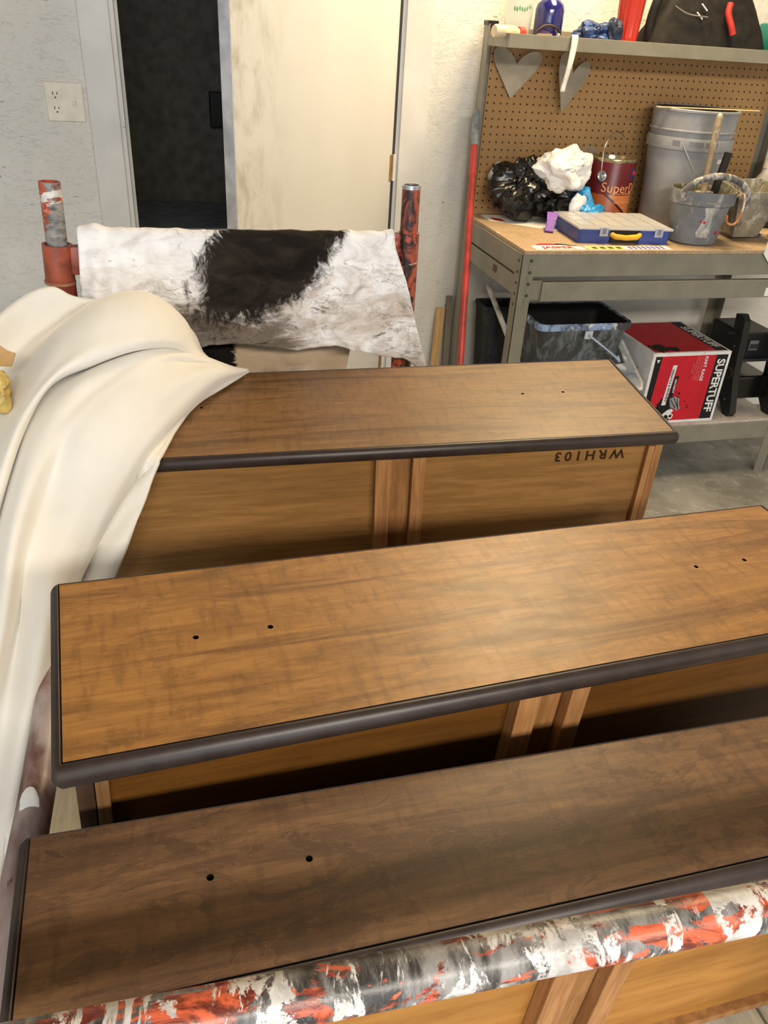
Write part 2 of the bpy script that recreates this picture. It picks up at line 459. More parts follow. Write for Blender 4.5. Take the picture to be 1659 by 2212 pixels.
M = dict(
    wall=m_wall(), trim=m_trim(), door=m_door(), floor=m_floor(),
    ceiling=plain('low_bounce_ceiling', (112, 96, 76), 0.85),  # out-of-view ceiling, toned dark to cut bounced light on the drawers
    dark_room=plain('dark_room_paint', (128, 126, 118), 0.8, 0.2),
    dark_blue=plain('dim_blue_cabinet', (150, 160, 172), 0.6, 0.3),
    dark_box=plain('black_plastic_box', (16, 16, 16), 0.5),
    plate=plain('ivory_plate', (226, 217, 200), 0.35, 0.5, 0, 0.05),
    slot=plain('slot_black', (20, 18, 16), 0.6),
    brass=plain('brass', (190, 150, 84), 0.35, 0.5, 0.8),
    steel=plain('galvanised_steel', (180, 182, 186), 0.3, 0.5, 0.85),
    bench=plain('greige_bench_paint', (134, 130, 116), 0.42, 0.45, 0, 0.06, 9),
    bench_dark=plain('bench_hole', (70, 66, 58), 0.6),
    particle=m_particle(), particle_lo=m_particle('lower_shelf_board', (170, 160, 150), (206, 200, 194), 0.5),
    peg=m_peg(),
    rag=m_rag(), fleece=m_fleece(),
    pipe_front=m_scaffold('flaking_pipe_paint_front', 1.3, 0.62, 0.62, (106, 46, 34), (214, 102, 68), axis='X'),
    pipe_side=m_side(),
    post_l=m_scaffold('flaking_post_paint_left', 2.2, 0.42, 0.62, (124, 58, 42), (190, 92, 64), axis='Z'),
    post_r=m_scaffold('flaking_post_paint_right', 7.7, 0.3, 0.3, (44, 32, 30), (170, 80, 56), axis='Z'),
    collar=plain('orange_collar_enamel', (142, 70, 50), 0.38, 0.5, 0, 0.3, 22),
    veneer_a=m_veneer('walnut_veneer_back', (92, 66, 42), (126, 92, 56), (146, 108, 66), 1.7, 0.2, 0.38),
    veneer_b=m_veneer('golden_veneer_middle', (104, 72, 42), (152, 106, 56), (178, 128, 70), 5.2, 0.25, 0.40),
    veneer_c=m_veneer('dark_veneer_front', (78, 58, 44), (104, 78, 57), (132, 98, 68), 9.4, 0.5, 0.40),
    nose=plain('dark_brown_edge_lacquer', (52, 42, 38), 0.42, 0.5, 0, 0.15, 30),
    ply_a=m_pine('drawer_bottom_plywood', (136, 98, 54), (158, 116, 68), (2.0, 8, 26), 0.5, 1.0, 0.6),
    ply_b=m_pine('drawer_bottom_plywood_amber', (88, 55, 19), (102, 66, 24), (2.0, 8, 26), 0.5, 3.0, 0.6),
    ply_c=m_pine('drawer_bottom_plywood_front', (158, 106, 46), (178, 126, 62), (2.0, 8, 18), 0.5, 6.0, 0.9),
    rail=m_pine('drawer_guide_pine', (150, 104, 62), (178, 130, 84), (46, 46, 3.0), 0.6, 2.0, 0.8),
    box_side=m_pine('drawer_side_wood', (138, 96, 56), (166, 120, 74), (26, 26, 2.5), 0.6, 4.0, 0.8),
    hole=plain('drilled_hole', (14, 9, 6), 0.9, 0.1),
    stamp=plain('stencil_ink', (58, 40, 22), 0.8, 0.1),
    platform=m_pine('pale_platform_board', (176, 166, 146), (204, 194, 172), (20, 1.5, 20), 0.7, 8.0, 0.5),
    lath=m_pine('pine_lath', (190, 150, 98), (212, 174, 122), (40, 40, 3), 0.6, 12.0, 0.8),
    red_pole=plain('red_pole_enamel', (170, 56, 50), 0.4, 0.5, 0, 0.15),
    grey_pole=plain('grey_tip_paint', (128, 136, 142), 0.5, 0.4, 0, 0.2, 30),
    white=plain('white_paint', (232, 232, 230), 0.5, 0.4, 0, 0.05),
    black=plain('black_plastic', (20, 20, 21), 0.4, 0.5, 0, 0.2),
    red=plain('red_print', (196, 26, 44), 0.45, 0.4, 0, 0.05),
    black_print=plain('black_print', (26, 26, 28), 0.5, 0.3),
    grey_print=plain('grey_print', (150, 150, 150), 0.5, 0.3),
    box_white=plain('white_carton', (228, 228, 230), 0.55, 0.3, 0, 0.05),
    heart=plain('dull_metal_heart', (168, 158, 138), 0.55, 0.4, 0.15, 0.15, 8),
    strip=plain('white_cloth_strip', (226, 222, 214), 0.85, 0.1, 0, 0.12, 40),
)

# ------------------------------------------------------------------ room shell
YW = 3.05
bm = bm_new(); box(bm, -2.3, 3.4, -3.6, 5.2, -0.08, 0.0); struct(obj('floor', bm, M['floor']))
bm = bm_new(); box(bm, -2.3, 3.4, -3.6, YW, 2.8, 2.88); struct(obj('ceiling', bm, M['ceiling']))
bm = bm_new()
box(bm, -2.3, -0.10, YW, YW + 0.11, 0, 2.8); box(bm, 0.845, 3.4, YW, YW + 0.11, 0, 2.8); box(bm, -0.10, 0.845, YW, YW + 0.11, 2.07, 2.8)
struct(obj('wall_back', bm, M['wall']))
bm = bm_new(); box(bm, -2.38, -2.3, -3.6, YW, 0, 2.8); struct(obj('wall_left', bm, M['wall']))
bm = bm_new(); box(bm, 3.4, 3.48, -3.6, YW, 0, 2.8); struct(obj('wall_right', bm, M['wall']))
bm = bm_new()
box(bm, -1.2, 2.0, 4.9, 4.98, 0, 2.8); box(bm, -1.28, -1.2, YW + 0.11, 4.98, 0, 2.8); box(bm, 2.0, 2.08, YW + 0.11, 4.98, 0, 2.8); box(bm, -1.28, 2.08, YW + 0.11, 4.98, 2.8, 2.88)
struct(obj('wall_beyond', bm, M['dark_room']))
# casings and jambs
bm = bm_new(); box(bm, -0.206, -0.112, YW - 0.018, YW, 0, 2.16, 0.003); tr = struct(obj('trim_1', bm, M['trim']))
bm = bm_new(); box(bm, -0.113, -0.097, YW - 0.006, YW + 0.11, 0, 2.07, 0.002); obj('jamb', bm, M['trim'], tr)
bm = bm_new(); box(bm, -0.097, -0.087, YW + 0.04, YW + 0.075, 0, 2.07); obj('door_stop', bm, M['trim'], tr)
bm = bm_new(); box(bm, 0.850, 0.950, YW - 0.018, YW, 0, 2.16, 0.003); tr = struct(obj('trim_2', bm, M['trim']))
bm = bm_new(); box(bm, 0.838, 0.852, YW - 0.006, YW + 0.11, 0, 2.07, 0.002); obj('jamb', bm, M['trim'], tr)
bm = bm_new(); box(bm, -0.206, 0.95, YW - 0.018, YW, 2.075, 2.17, 0.003); struct(obj('trim_3', bm, M['trim']))
# door slab: local x from the hinge to the free edge
th = radians(46.6)
door = bpy.data.objects.new('door_1', None); COL.objects.link(door); struct(door, 'white painted door standing ajar, mildewed along its free edge')
door.location = (0.826, 3.035, 0.008)
door.rotation_euler = (0, 0, pi + th)
bm = bm_new(); box(bm, 0.0, 0.905, -0.038, 0.0, 0, 2.04, 0.0015)
slab = obj('door_slab', bm, M['door'], door)
bm = bm_new(); box(bm, 0.905, 0.9065, -0.037, -0.001, 0.0, 2.04); obj('door_edge', bm, plain('grey_edge_paint', (196, 198, 204), 0.4), door)
for hz in (0.25, 1.0, 1.80):
    bm = bm_new(); box(bm, -0.012, 0.016, -0.002, 0.002, hz, hz + 0.09); h = obj('hinge', bm, M['brass'], door)
    bm2 = bm_new(); tube(bm2, [(-0.008, 0.006, hz), (-0.008, 0.006, hz + 0.09)], 0.006, 12); obj('hinge_pin', bm2, M['white'], h)
# the dim room behind: a bluish cabinet and a small box on the far wall
t = thing('storage_cabinet', 'low bluish grey cabinet in the dark room behind the door', 'cabinet', (0.05, 4.3, 0))
bm = bm_new(); box(bm, -0.7, 0.5, -0.3, 0.3, 0.0, 0.60, 0.005); obj('body', bm, M['dark_blue'], t)
bm = bm_new(); box(bm, -0.72, 0.52, -0.32, 0.32, 0.60, 0.63, 0.004); obj('cabinet_top', bm, M['dark_blue'], t)
t = thing('wall_box', 'small black box mounted on the wall of the dark room', 'box', (0.42, 4.9, 1.07))
bm = bm_new(); box(bm, -0.13, 0.13, -0.07, 0.0, -0.10, 0.07, 0.006); obj('case', bm, M['dark_box'], t)
bm = bm_new(); box(bm, 0.0, 0.02, -0.074, -0.07, -0.07, -0.05); obj('latch', bm, M['steel'], t)

# wall plate with duplex outlet and a toggle switch
t = thing('outlet_plate', 'ivory wall plate with two sockets and a switch left of the doorway', 'outlet', (-0.277, YW, 1.226))
bm = bm_new(); box(bm, -0.058, 0.058, -0.007, 0, -0.057, 0.057, 0.003); obj('plate', bm, M['plate'], t)
for sz in (0.021, -0.021):
    bm = bm_new()
    pol = [(0.0165 * cos(a), max(-0.0145, min(0.0145, 0.0175 * sin(a)))) for a in [2 * pi * k / 24 for k in range(24)]]
    prism(bm, pol, 0.007, 0.0095, frame((-0.027, 0, sz), (1, 0, 0), (0, 0, 1)) )
    s_ = obj('socket', bm, M['plate'], t)
    for (a, b, hh) in ((-0.007, 0.004, 0.009), (0.006, 0.004, 0.007)):
        bm = bm_new(); box(bm, -0.027 + a - 0.0012, -0.027 + a + 0.0012, -0.0102, -0.0090, sz + b - hh / 2, sz + b + hh / 2); obj('slot', bm, M['slot'], s_)
    bm = bm_new(); prism(bm, [(0.0026 * cos(k), 0.0026 * sin(k)) for k in [2 * pi * i / 12 for i in range(12)]], 0.009, 0.0102, frame((-0.0275, 0, sz - 0.008), (1, 0, 0), (0, 0, 1))); obj('ground_hole', bm, M['slot'], s_)
bm = bm_new(); box(bm, 0.022, 0.034, -0.009, -0.006, -0.013, 0.013, 0.001); sw = obj('switch_slot', bm, M['plate'], t)
bm = bm_new(); box(bm, 0.0245, 0.0315, -0.018, -0.006, -0.006, 0.005, 0.001); obj('toggle', bm, M['plate'], sw)
for (sx, sz) in ((-0.027, 0), (0.028, 0.03), (0.028, -0.03)):
    bm = bm_new(); prism(bm, [(0.003 * cos(k), 0.003 * sin(k)) for k in [2 * pi * i / 10 for i in range(10)]], 0.0065, 0.0078, frame((sx, 0, sz), (1, 0, 0), (0, 0, 1))); obj('screw', bm, M['plate'], t)

# ------------------------------------------------------------------ workbench
X0, X1, YF, YR = 1.115, 2.345, 2.42, 2.995
wb = thing('workbench', 'grey steel workbench with particle board top, pegboard back and upper shelf', 'workbench', (X0, YF, 0))
inv = Matrix.Translation((-X0, -YF, 0))
def part(name, bm, mat, parent=wb, smooth=False):
    bmesh.ops.transform(bm, matrix=inv, verts=bm.verts[:])
    return obj(name, bm, mat, parent, smooth)
def angle_post(x, y, sx, sy, z1):
    bm = bm_new(); wd, tk = 0.048, 0.004
    xa, xb = sorted((x, x + sx * wd)); ya, yb = sorted((y, y + sy * wd))
    box(bm, xa, xb, *sorted((y, y + sy * tk)), 0, z1, 0.001)
    box(bm, *sorted((x, x + sx * tk)), ya, yb, 0, z1, 0.001)
    return part('post', bm, M['bench'])
pf = angle_post(X0, YF, 1, 1, 0.893)
angle_post(X1, YF, -1, 1, 0.893)
pr_ = angle_post(X0, YR, 1, -1, 1.522)
angle_post(X1, YR, -1, -1, 1.522)
def disc(bm, c, r, t, M_=None, n=12):
    fr = M_ if M_ is not None else frame(c, (1, 0, 0), (0, 0, 1))
    return prism(bm, [(r * cos(2 * pi * k / n), r * sin(2 * pi * k / n)) for k in range(n)], 0.0, t, fr)
# rivet keyholes of the front left post (front face and side face)
for i in range(8):
    z = 0.872 - i * 0.019
    bm = bm_new(); disc(bm, (X0 + 0.034 - 0.002 * (i % 2), YF - 0.0002, z), 0.0062 if i % 2 else 0.0052, 0.0028)
    part('rivet', bm, M['bench'] if i % 2 else M['bench_dark'], pf)
for i in range(5):
    z = 0.868 - i * 0.036
    bm = bm_new(); disc(bm, None, 0.005, 0.0015, frame((X0 - 0.0002, YF + 0.022, z), (0, 0, 1), (0, 1, 0)))
    part('keyhole', bm, M['bench_dark'], pf)
for xx in (X0 + 0.017,):
    bm = bm_new(); box(bm, X0 - 0.003, X0 + 0.036, YR - 0.04, YR + 0.003, 1.518, 1.532, 0.002); part('post_cap', bm, M['black'], pr_)
def beam(name, x0, x1, y0, y1, z0, z1, mat=None):
    bm = bm_new(); box(bm, x0, x1, y0, y1, z0, z1, 0.0025)
    return part(name, bm, mat or M['bench'])
beam('front_beam', X0 + 0.046, X1 - 0.05, YF + 0.002, YF + 0.03, 0.818, 0.892)
b2 = beam('lower_front_beam', X0 + 0.086, X1 - 0.06, YF - 0.002, YF + 0.02, 0.737, 0.801)
bm = bm_new(); box(bm, X0 + 0.05, X0 + 0.088, YF + 0.008, YF + 0.026, 0.740, 0.806, 0.002); part('beam_end_plate', bm, M['bench'], b2)
for z in (0.749, 0.769, 0.788):
    bm = bm_new(); disc(bm, (X0 + 0.103, YF - 0.002, z), 0.0035, 0.002); part('bolt', bm, M['steel'], b2)
beam('side_beam', X0, X0 + 0.02, YF + 0.046, YR - 0.046, 0.822, 0.892)
sb = beam('lower_side_beam', X0 + 0.001, X0 + 0.02, YF + 0.046, YR - 0.046, 0.752, 0.815)
bm = bm_new(); box(bm, X0 - 0.0012, X0 + 0.001, YF + 0.20, YF + 0.232, 0.780, 0.803); part('slot', bm, M['bench_dark'], sb)
beam('side_beam', X1 - 0.02, X1, YF + 0.046, YR - 0.046, 0.822, 0.892)
beam('rear_beam', X0 + 0.05, X1 - 0.05, YR - 0.03, YR - 0.005, 0.822, 0.892)
bm = bm_new(); box(bm, X0 + 0.006, X1 - 0.006, YF - 0.004, YR - 0.006, 0.8925, 0.905, 0.0015); part('worktop', bm, M['particle'])
beam('bottom_beam', X0 + 0.046, X1 - 0.046, YF + 0.002, YF + 0.03, 0.158, 0.231)
beam('bottom_side_beam', X0, X0 + 0.02, YF + 0.046, YR - 0.046, 0.158, 0.231)
beam('bottom_rear_beam', X0 + 0.05, X1 - 0.05, YR - 0.03, YR - 0.005, 0.158, 0.231)
bm = bm_new(); box(bm, X0 + 0.022, X1 - 0.022, YF + 0.006, YR - 0.006, 0.2312, 0.240, 0.001); part('lower_shelf', bm, M['particle_lo'])
# pegboard and the upper shelf
bm = bm_new(); box(bm, X0 + 0.030, X1 - 0.030, YR - 0.010, YR - 0.0045, 0.9055, 1.46); part('pegboard', bm, M['peg'])
YS = 2.755
bm = bm_new(); box(bm, X0, X1, YS, YS + 0.020, 1.459, 1.4995, 0.0015); part('shelf_front_beam', bm, M['bench'])
bm = bm_new(); box(bm, X0, X0 + 0.016, YS + 0.021, YR - 0.05, 1.459, 1.4995, 0.0015); part('shelf_side_beam', bm, M['bench'])
bm = bm_new(); box(bm, X0 + 0.05, X1 - 0.05, YR - 0.03, YR - 0.012, 1.462, 1.515, 0.0015); part('shelf_rear_beam', bm, M['bench'])
bm = bm_new(); box(bm, X0 + 0.017, X1 - 0.017, YS + 0.021, YR - 0.031, 1.472, 1.482, 0.001); part('shelf_board', bm, M['particle'])

# ------------------------------------------------------------------ scaffold frame
sc_ = thing('scaffold_frame', 'paint splattered orange pipe scaffold frame holding the drawers and rag', 'scaffold', (0, 0, 0))
def sobj(name, bm, mat, parent=sc_): return obj(name, bm, mat, parent, True)
PY = 1.57
def along(a, b, t): return tuple(a[i] + (b[i] - a[i]) * t for i in range(3))
# left back post: thin sleeve in a wider tube with a collar
bm = bm_new(); hollow(bm, (-0.196, PY, 0.9), (-0.187, PY, 1.234), 0.0185, 0.003, 28); sobj('post_sleeve', bm, M['post_l'])
bm = bm_new(); hollow(bm, (-0.2045, PY, 0.0), (-0.190, PY, 1.112), 0.0235, 0.004, 28); pl_ = sobj('post', bm, plain('orange_post_enamel', (126, 56, 42), 0.38, 0.5, 0, 0.3, 26))
bm = bm_new(); hollow(bm, (-0.1935, PY, 1.062), (-0.190, PY, 1.128), 0.0262, 0.004, 28); sobj('collar', bm, M['collar'], pl_)
bm = bm_new(); tube(bm, [(-0.194, PY, 1.058), (-0.1938, PY, 1.063)], 0.0275, 28); sobj('weld_bead', bm, plain('rusty_weld', (176, 128, 96), 0.6, 0.4, 0.2), pl_)
bm = bm_new(); box(bm, -0.178, -0.128, PY - 0.012, PY + 0.012, 1.074, 1.126, 0.006); sobj('bracket', bm, M['collar'], pl_)
# right back post
bm = bm_new(); hollow(bm, (0.4855, PY, 0.0), (0.4705, PY, 1.150), 0.0215, 0.004, 28); pr2 = sobj('post', bm, M['post_r'])
bm = bm_new(); hollow(bm, (0.4712, PY, 1.10), (0.4700, PY, 1.232), 0.0178, 0.003, 28); sobj('post_sleeve', bm, M['post_r'])
bm = bm_new(); hollow(bm, (0.4700, PY, 1.232), (0.4699, PY, 1.239), 0.0182, 0.003, 28); sobj('rim', bm, M['steel'], pr2)
bm = bm_new(); box(bm, 0.428, 0.462, PY - 0.010, PY + 0.010, 1.085, 1.150, 0.008); sobj('bracket', bm, M['post_r'], pr2)
bm = bm_new(); tube(bm, [(-0.150, PY, 1.132), (0.445, PY, 1.128)], 0.0165, 20); sobj('top_rail', bm, M['collar'])
bm = bm_new(); tube(bm, [(-0.19, PY, 0.466), (0.47, PY, 0.466)], 0.0165, 20); sobj('bottom_rail', bm, M['collar'])
# near end: the crossbar in the foreground, posts and the left side rail
FA, FB = Vector((-0.20, 0.2735, 0.97)), Vector((0.62, 0.247, 0.97))
bm = bm_new(); tube(bm, [along(FA, FB, i / 40) for i in range(41)], 0.0168, 28); sobj('crossbar', bm, M['pipe_front'])
for p in (FA, FB):
    bm = bm_new(); hollow(bm, (p.x, p.y, 0), (p.x, p.y, 0.9525), 0.021, 0.004, 24); sobj('post', bm, M['pipe_side'])
bm = bm_new(); tube(bm, [(-0.2145, 0.296, 0.70), (-0.2005, 0.70, 0.70), (-0.1945, PY - 0.024, 0.70)], 0.0205, 28); sr_ = sobj('side_rail', bm, M['pipe_side'])
nv = Vector((-0.05, -0.45, 0.89)).normalized(); bm = bm_new(); bmesh.ops.create_uvsphere(bm, u_segments=16, v_segments=8, radius=0.012)
for v in bm.verts: v.co = Vector((v.co.x * 0.9 * (1 + 0.3 * mn.noise(v.co * 200)), v.co.y * 2.0, v.co.z * 0.2))
bmesh.ops.transform(bm, matrix=Matrix.Translation(Vector((-0.2015, 0.672, 0.70)) + nv * 0.0202) @ frame((0, 0, 0), (1, 0, 0), nv.cross(Vector((1, 0, 0)))), verts=bm.verts[:])
sobj('paint_splash', bm, M['white'], sr_)
bm = bm_new(); tube(bm, [(-0.17, 0.27, 0.466), (0.60, 0.25, 0.466)], 0.0165, 20); sobj('bottom_rail', bm, M['collar'])
for yy in (0.62, 1.22):
    bm = bm_new(); tube(bm, [(-0.30, yy, 0.466), (0.95, yy, 0.466)], 0.0165, 20); sobj('cross_rail', bm, M['collar'])
# platform boards that carry the drawers
for i in range(4):
    a = -0.290 + i * 0.306; y0, y1 = (0.312, 1.53) if i == 0 else (0.30, 1.535)
    bm = bm_new(); box(bm, a, a + 0.302, y0, y1, 0.4827, 0.500, 0.002)
    tag(obj('platform_board', bm, M['platform'], None), ['pale board under the drawers beside the left side rail', 'second pale board from the left under the drawers', 'third pale board from the left under the drawers', 'rightmost pale board under the drawers'][i], 'board', 'boards under the drawers')

# ------------------------------------------------------------------ drawers, standing on their backs
def ry_rz_rx(y, tx, ty):
    return Matrix.Rotation(y, 3, 'Z') @ Matrix.Rotation(ty, 3, 'Y') @ Matrix.Rotation(tx, 3, 'X')
L = 0.985
def make_drawer(label, q, H, holes, mats, depth, stamp=False, L=0.985, gx=0.0):
    t = thing('drawer', label, 'drawer')
    M_ = ry_rz_rx(*q[3:6]).to_4x4(); M_.translation = q[:3]
    t.matrix_world = M_
    veneer, ply, side_m, guide_m = mats
    # veneer face with drilled screw holes
    bm = bm_new(); s = 0.009; hy = sum(h[1] for h in holes) / len(holes)
    xs = [-L / 2] + [v for h in holes for v in (h[0] - s, h[0] + s)] + [L / 2]
    ys = [-H / 2, hy - s, hy + s, H / 2]
    def vert(x, y, z=0): return bm.verts.new((x, y, z))
    wells = []
    for i in range(len(xs) - 1):
        for j in range(3):
            a, b, c, d = xs[i], xs[i + 1], ys[j], ys[j + 1]
            if j == 1 and i % 2 == 1:
                cx = (a + b) / 2; n = 16; rr = 0.0031
                ring = []; sq = []
                for k in range(n):
                    an = 2 * pi * k / n + pi / 4
                    ring.append(vert(cx + rr * cos(an), hy + rr * sin(an)))
                    mx = max(abs(cos(an)), abs(sin(an)))
                    sq.append(vert(cx + s * cos(an) / mx, hy + s * sin(an) / mx))
                for k in range(n): bm.faces.new((ring[k], sq[k], sq[(k + 1) % n], ring[(k + 1) % n]))
                wells.append(lathe(bm_new(), [(rr, 0.0), (rr * 0.96, -0.018), (0, -0.018)], 16, (cx, hy, 0)))
            else:
                bm.faces.new((vert(a, c), vert(b, c), vert(b, d), vert(a, d)))
    bmesh.ops.remove_doubles(bm, verts=bm.verts[:], dist=1e-6)
    f = obj('front_panel', bm, veneer, t)
    for w_ in wells: obj('screw_hole', w_, M['hole'], f)
    # lacquered bullnose edge all round, with a groove where it meets the veneer
    prof = [(0.0, 0.0), (0.0004, -0.0022), (0.0014, -0.0024), (0.0020, 0.0004), (0.0036, 0.0012), (0.0070, 0.0006), (0.0105, -0.0020), (0.0128, -0.0060), (0.0135, -0.0105), (0.0125, -0.0165), (0.0095, -0.0215), (0.0045, -0.0245), (-0.006, -0.0250)]
    bm = bm_new(); rings = []
    for o, z in prof:
        hx, hy2, hb_ = L / 2 + o * 0.75, H / 2 + o, H / 2 + max(o, 0) * 0.10
        k = max(0.0, o) * 0.45
        rings.append([bm.verts.new(p) for p in ((-hx + k, -hy2, z), (hx - k, -hy2, z), (hx, -hy2 + k, z), (hx, hb_ - k, z), (hx - k, hb_, z), (-hx + k, hb_, z), (-hx, hb_ - k, z), (-hx, -hy2 + k, z))])
    for A, B in zip(rings, rings[1:]):
        for k in range(8): bm.faces.new((A[k], A[(k + 1) % 8], B[(k + 1) % 8], B[k]))
    bm.faces.new(rings[-1])
    bmesh.ops.remove_doubles(bm, verts=bm.verts[:], dist=1e-6)
    obj('edge_moulding', bm, M['nose'], t, True, 55)
    # box: two sides, back, plywood bottom (facing the viewer) and the paired centre guide
    yb = -H / 2 + 0.010; yt = H / 2 - 0.016; z0 = -0.0255; z1 = -depth
    for sgn in (-1, 1):
        xa, xb = sorted((sgn * (L / 2 - 0.006), sgn * (L / 2 - 0.021)))
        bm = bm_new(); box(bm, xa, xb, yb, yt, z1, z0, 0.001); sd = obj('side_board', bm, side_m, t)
        for k in range(3):                                            # dovetails by the front
            yy = yb + 0.02 + k * (yt - yb - 0.03) / 3
            bm = bm_new(); prism(bm, [(yy, z0 - 0.0005), (yy + 0.022, z0 - 0.0005), (yy + 0.017, z0 - 0.014), (yy + 0.005, z0 - 0.014)], 0, 0.0008, frame((xb if sgn > 0 else xa, 0, 0), (0, 1, 0), (0, 0, 1)) if sgn > 0 else frame((xa - 0.0008, 0, 0), (0, 1, 0), (0, 0, 1)))
            obj('dovetail', bm, M['rail'], sd)
        xa, xb = sorted((sgn * (L / 2 - 0.022), sgn * (L / 2 - 0.034)))
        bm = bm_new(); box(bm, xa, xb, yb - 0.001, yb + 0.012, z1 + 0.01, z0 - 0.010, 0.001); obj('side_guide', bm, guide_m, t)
    bm = bm_new(); box(bm, -L / 2 + 0.021, L / 2 - 0.021, yb, yt, z1, z1 + 0.012, 0.001); obj('back_board', bm, M['box_side'], t)
    bm = bm_new(); box(bm, -L / 2 + 0.021, L / 2 - 0.021, yb + 0.010, yb + 0.015, z1 + 0.0122, z0 - 0.0002); bp = obj('bottom_panel', bm, ply, t)
    for (xa, xb, pr_d, ztop) in ((gx - 0.046, gx - 0.020, 0.019, z0 - 0.0005), (gx + 0.019, gx + 0.042, 0.019, z0 - 0.0005)):
        bm = bm_new(); box(bm, xa, xb, yb + 0.0099 - pr_d, yb + 0.0099, z1 + 0.013, ztop, 0.0012); obj('centre_guide', bm, M['rail'], t)
    bm = bm_new(); box(bm, gx - 0.0195, gx + 0.0175, yb + 0.006, yb + 0.0099, z1 + 0.013, z0 - 0.0005); obj('guide_channel', bm, M['box_side'], t)
    if stamp:
        text('stencil_mark', 'WRH103', 0.027, M['stamp'], bp, frame((0.352 + gx, yb + 0.0097, -0.053), (-1, 0, 0), (0, 0, -1)), 0.0002, 1.0, 1.45, 0.0007)
    return t
d1 = make_drawer('brown drawer at the back, standing under the cream blanket, stencilled WRH103', [0.3421, 1.3091, 0.9008, -0.089, 0.06, -0.034], 0.304,
            [(-0.306, 0.016), (0.298, 0.016), (0.379, 0.016)], (M['veneer_a'], M['ply_a'], M['box_side'], M['rail']), 0.373, True, 1.055, 0.035)
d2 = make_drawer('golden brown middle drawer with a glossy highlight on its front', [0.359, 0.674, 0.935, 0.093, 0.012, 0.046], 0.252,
            [(-0.363, 0.0085), (-0.285, 0.0085), (0.278, 0.0085), (0.358, 0.0085)], (M['veneer_b'], M['ply_b'], m_pine('shaded_side_wood', (58, 42, 30), (76, 56, 40), (26, 26, 2.5), 0.6, 4.0, 0.8), m_pine('shaded_guide_wood', (104, 74, 46), (128, 94, 60), (46, 46, 3.0), 0.6, 2.0, 0.8)), 0.406)  # side boards and guides: brown stain, with shade put into the dark colour
d3 = make_drawer('darkest and narrowest drawer, nearest, behind the splattered crossbar', [0.345, 0.411, 0.886, 0.028, 0.022, 0.039], 0.148,
            [(-0.352, 0.008), (-0.27, 0.008), (0.27, 0.008), (0.352, 0.008)], (M['veneer_c'], M['ply_c'], M['box_side'], M['rail']), 0.362)

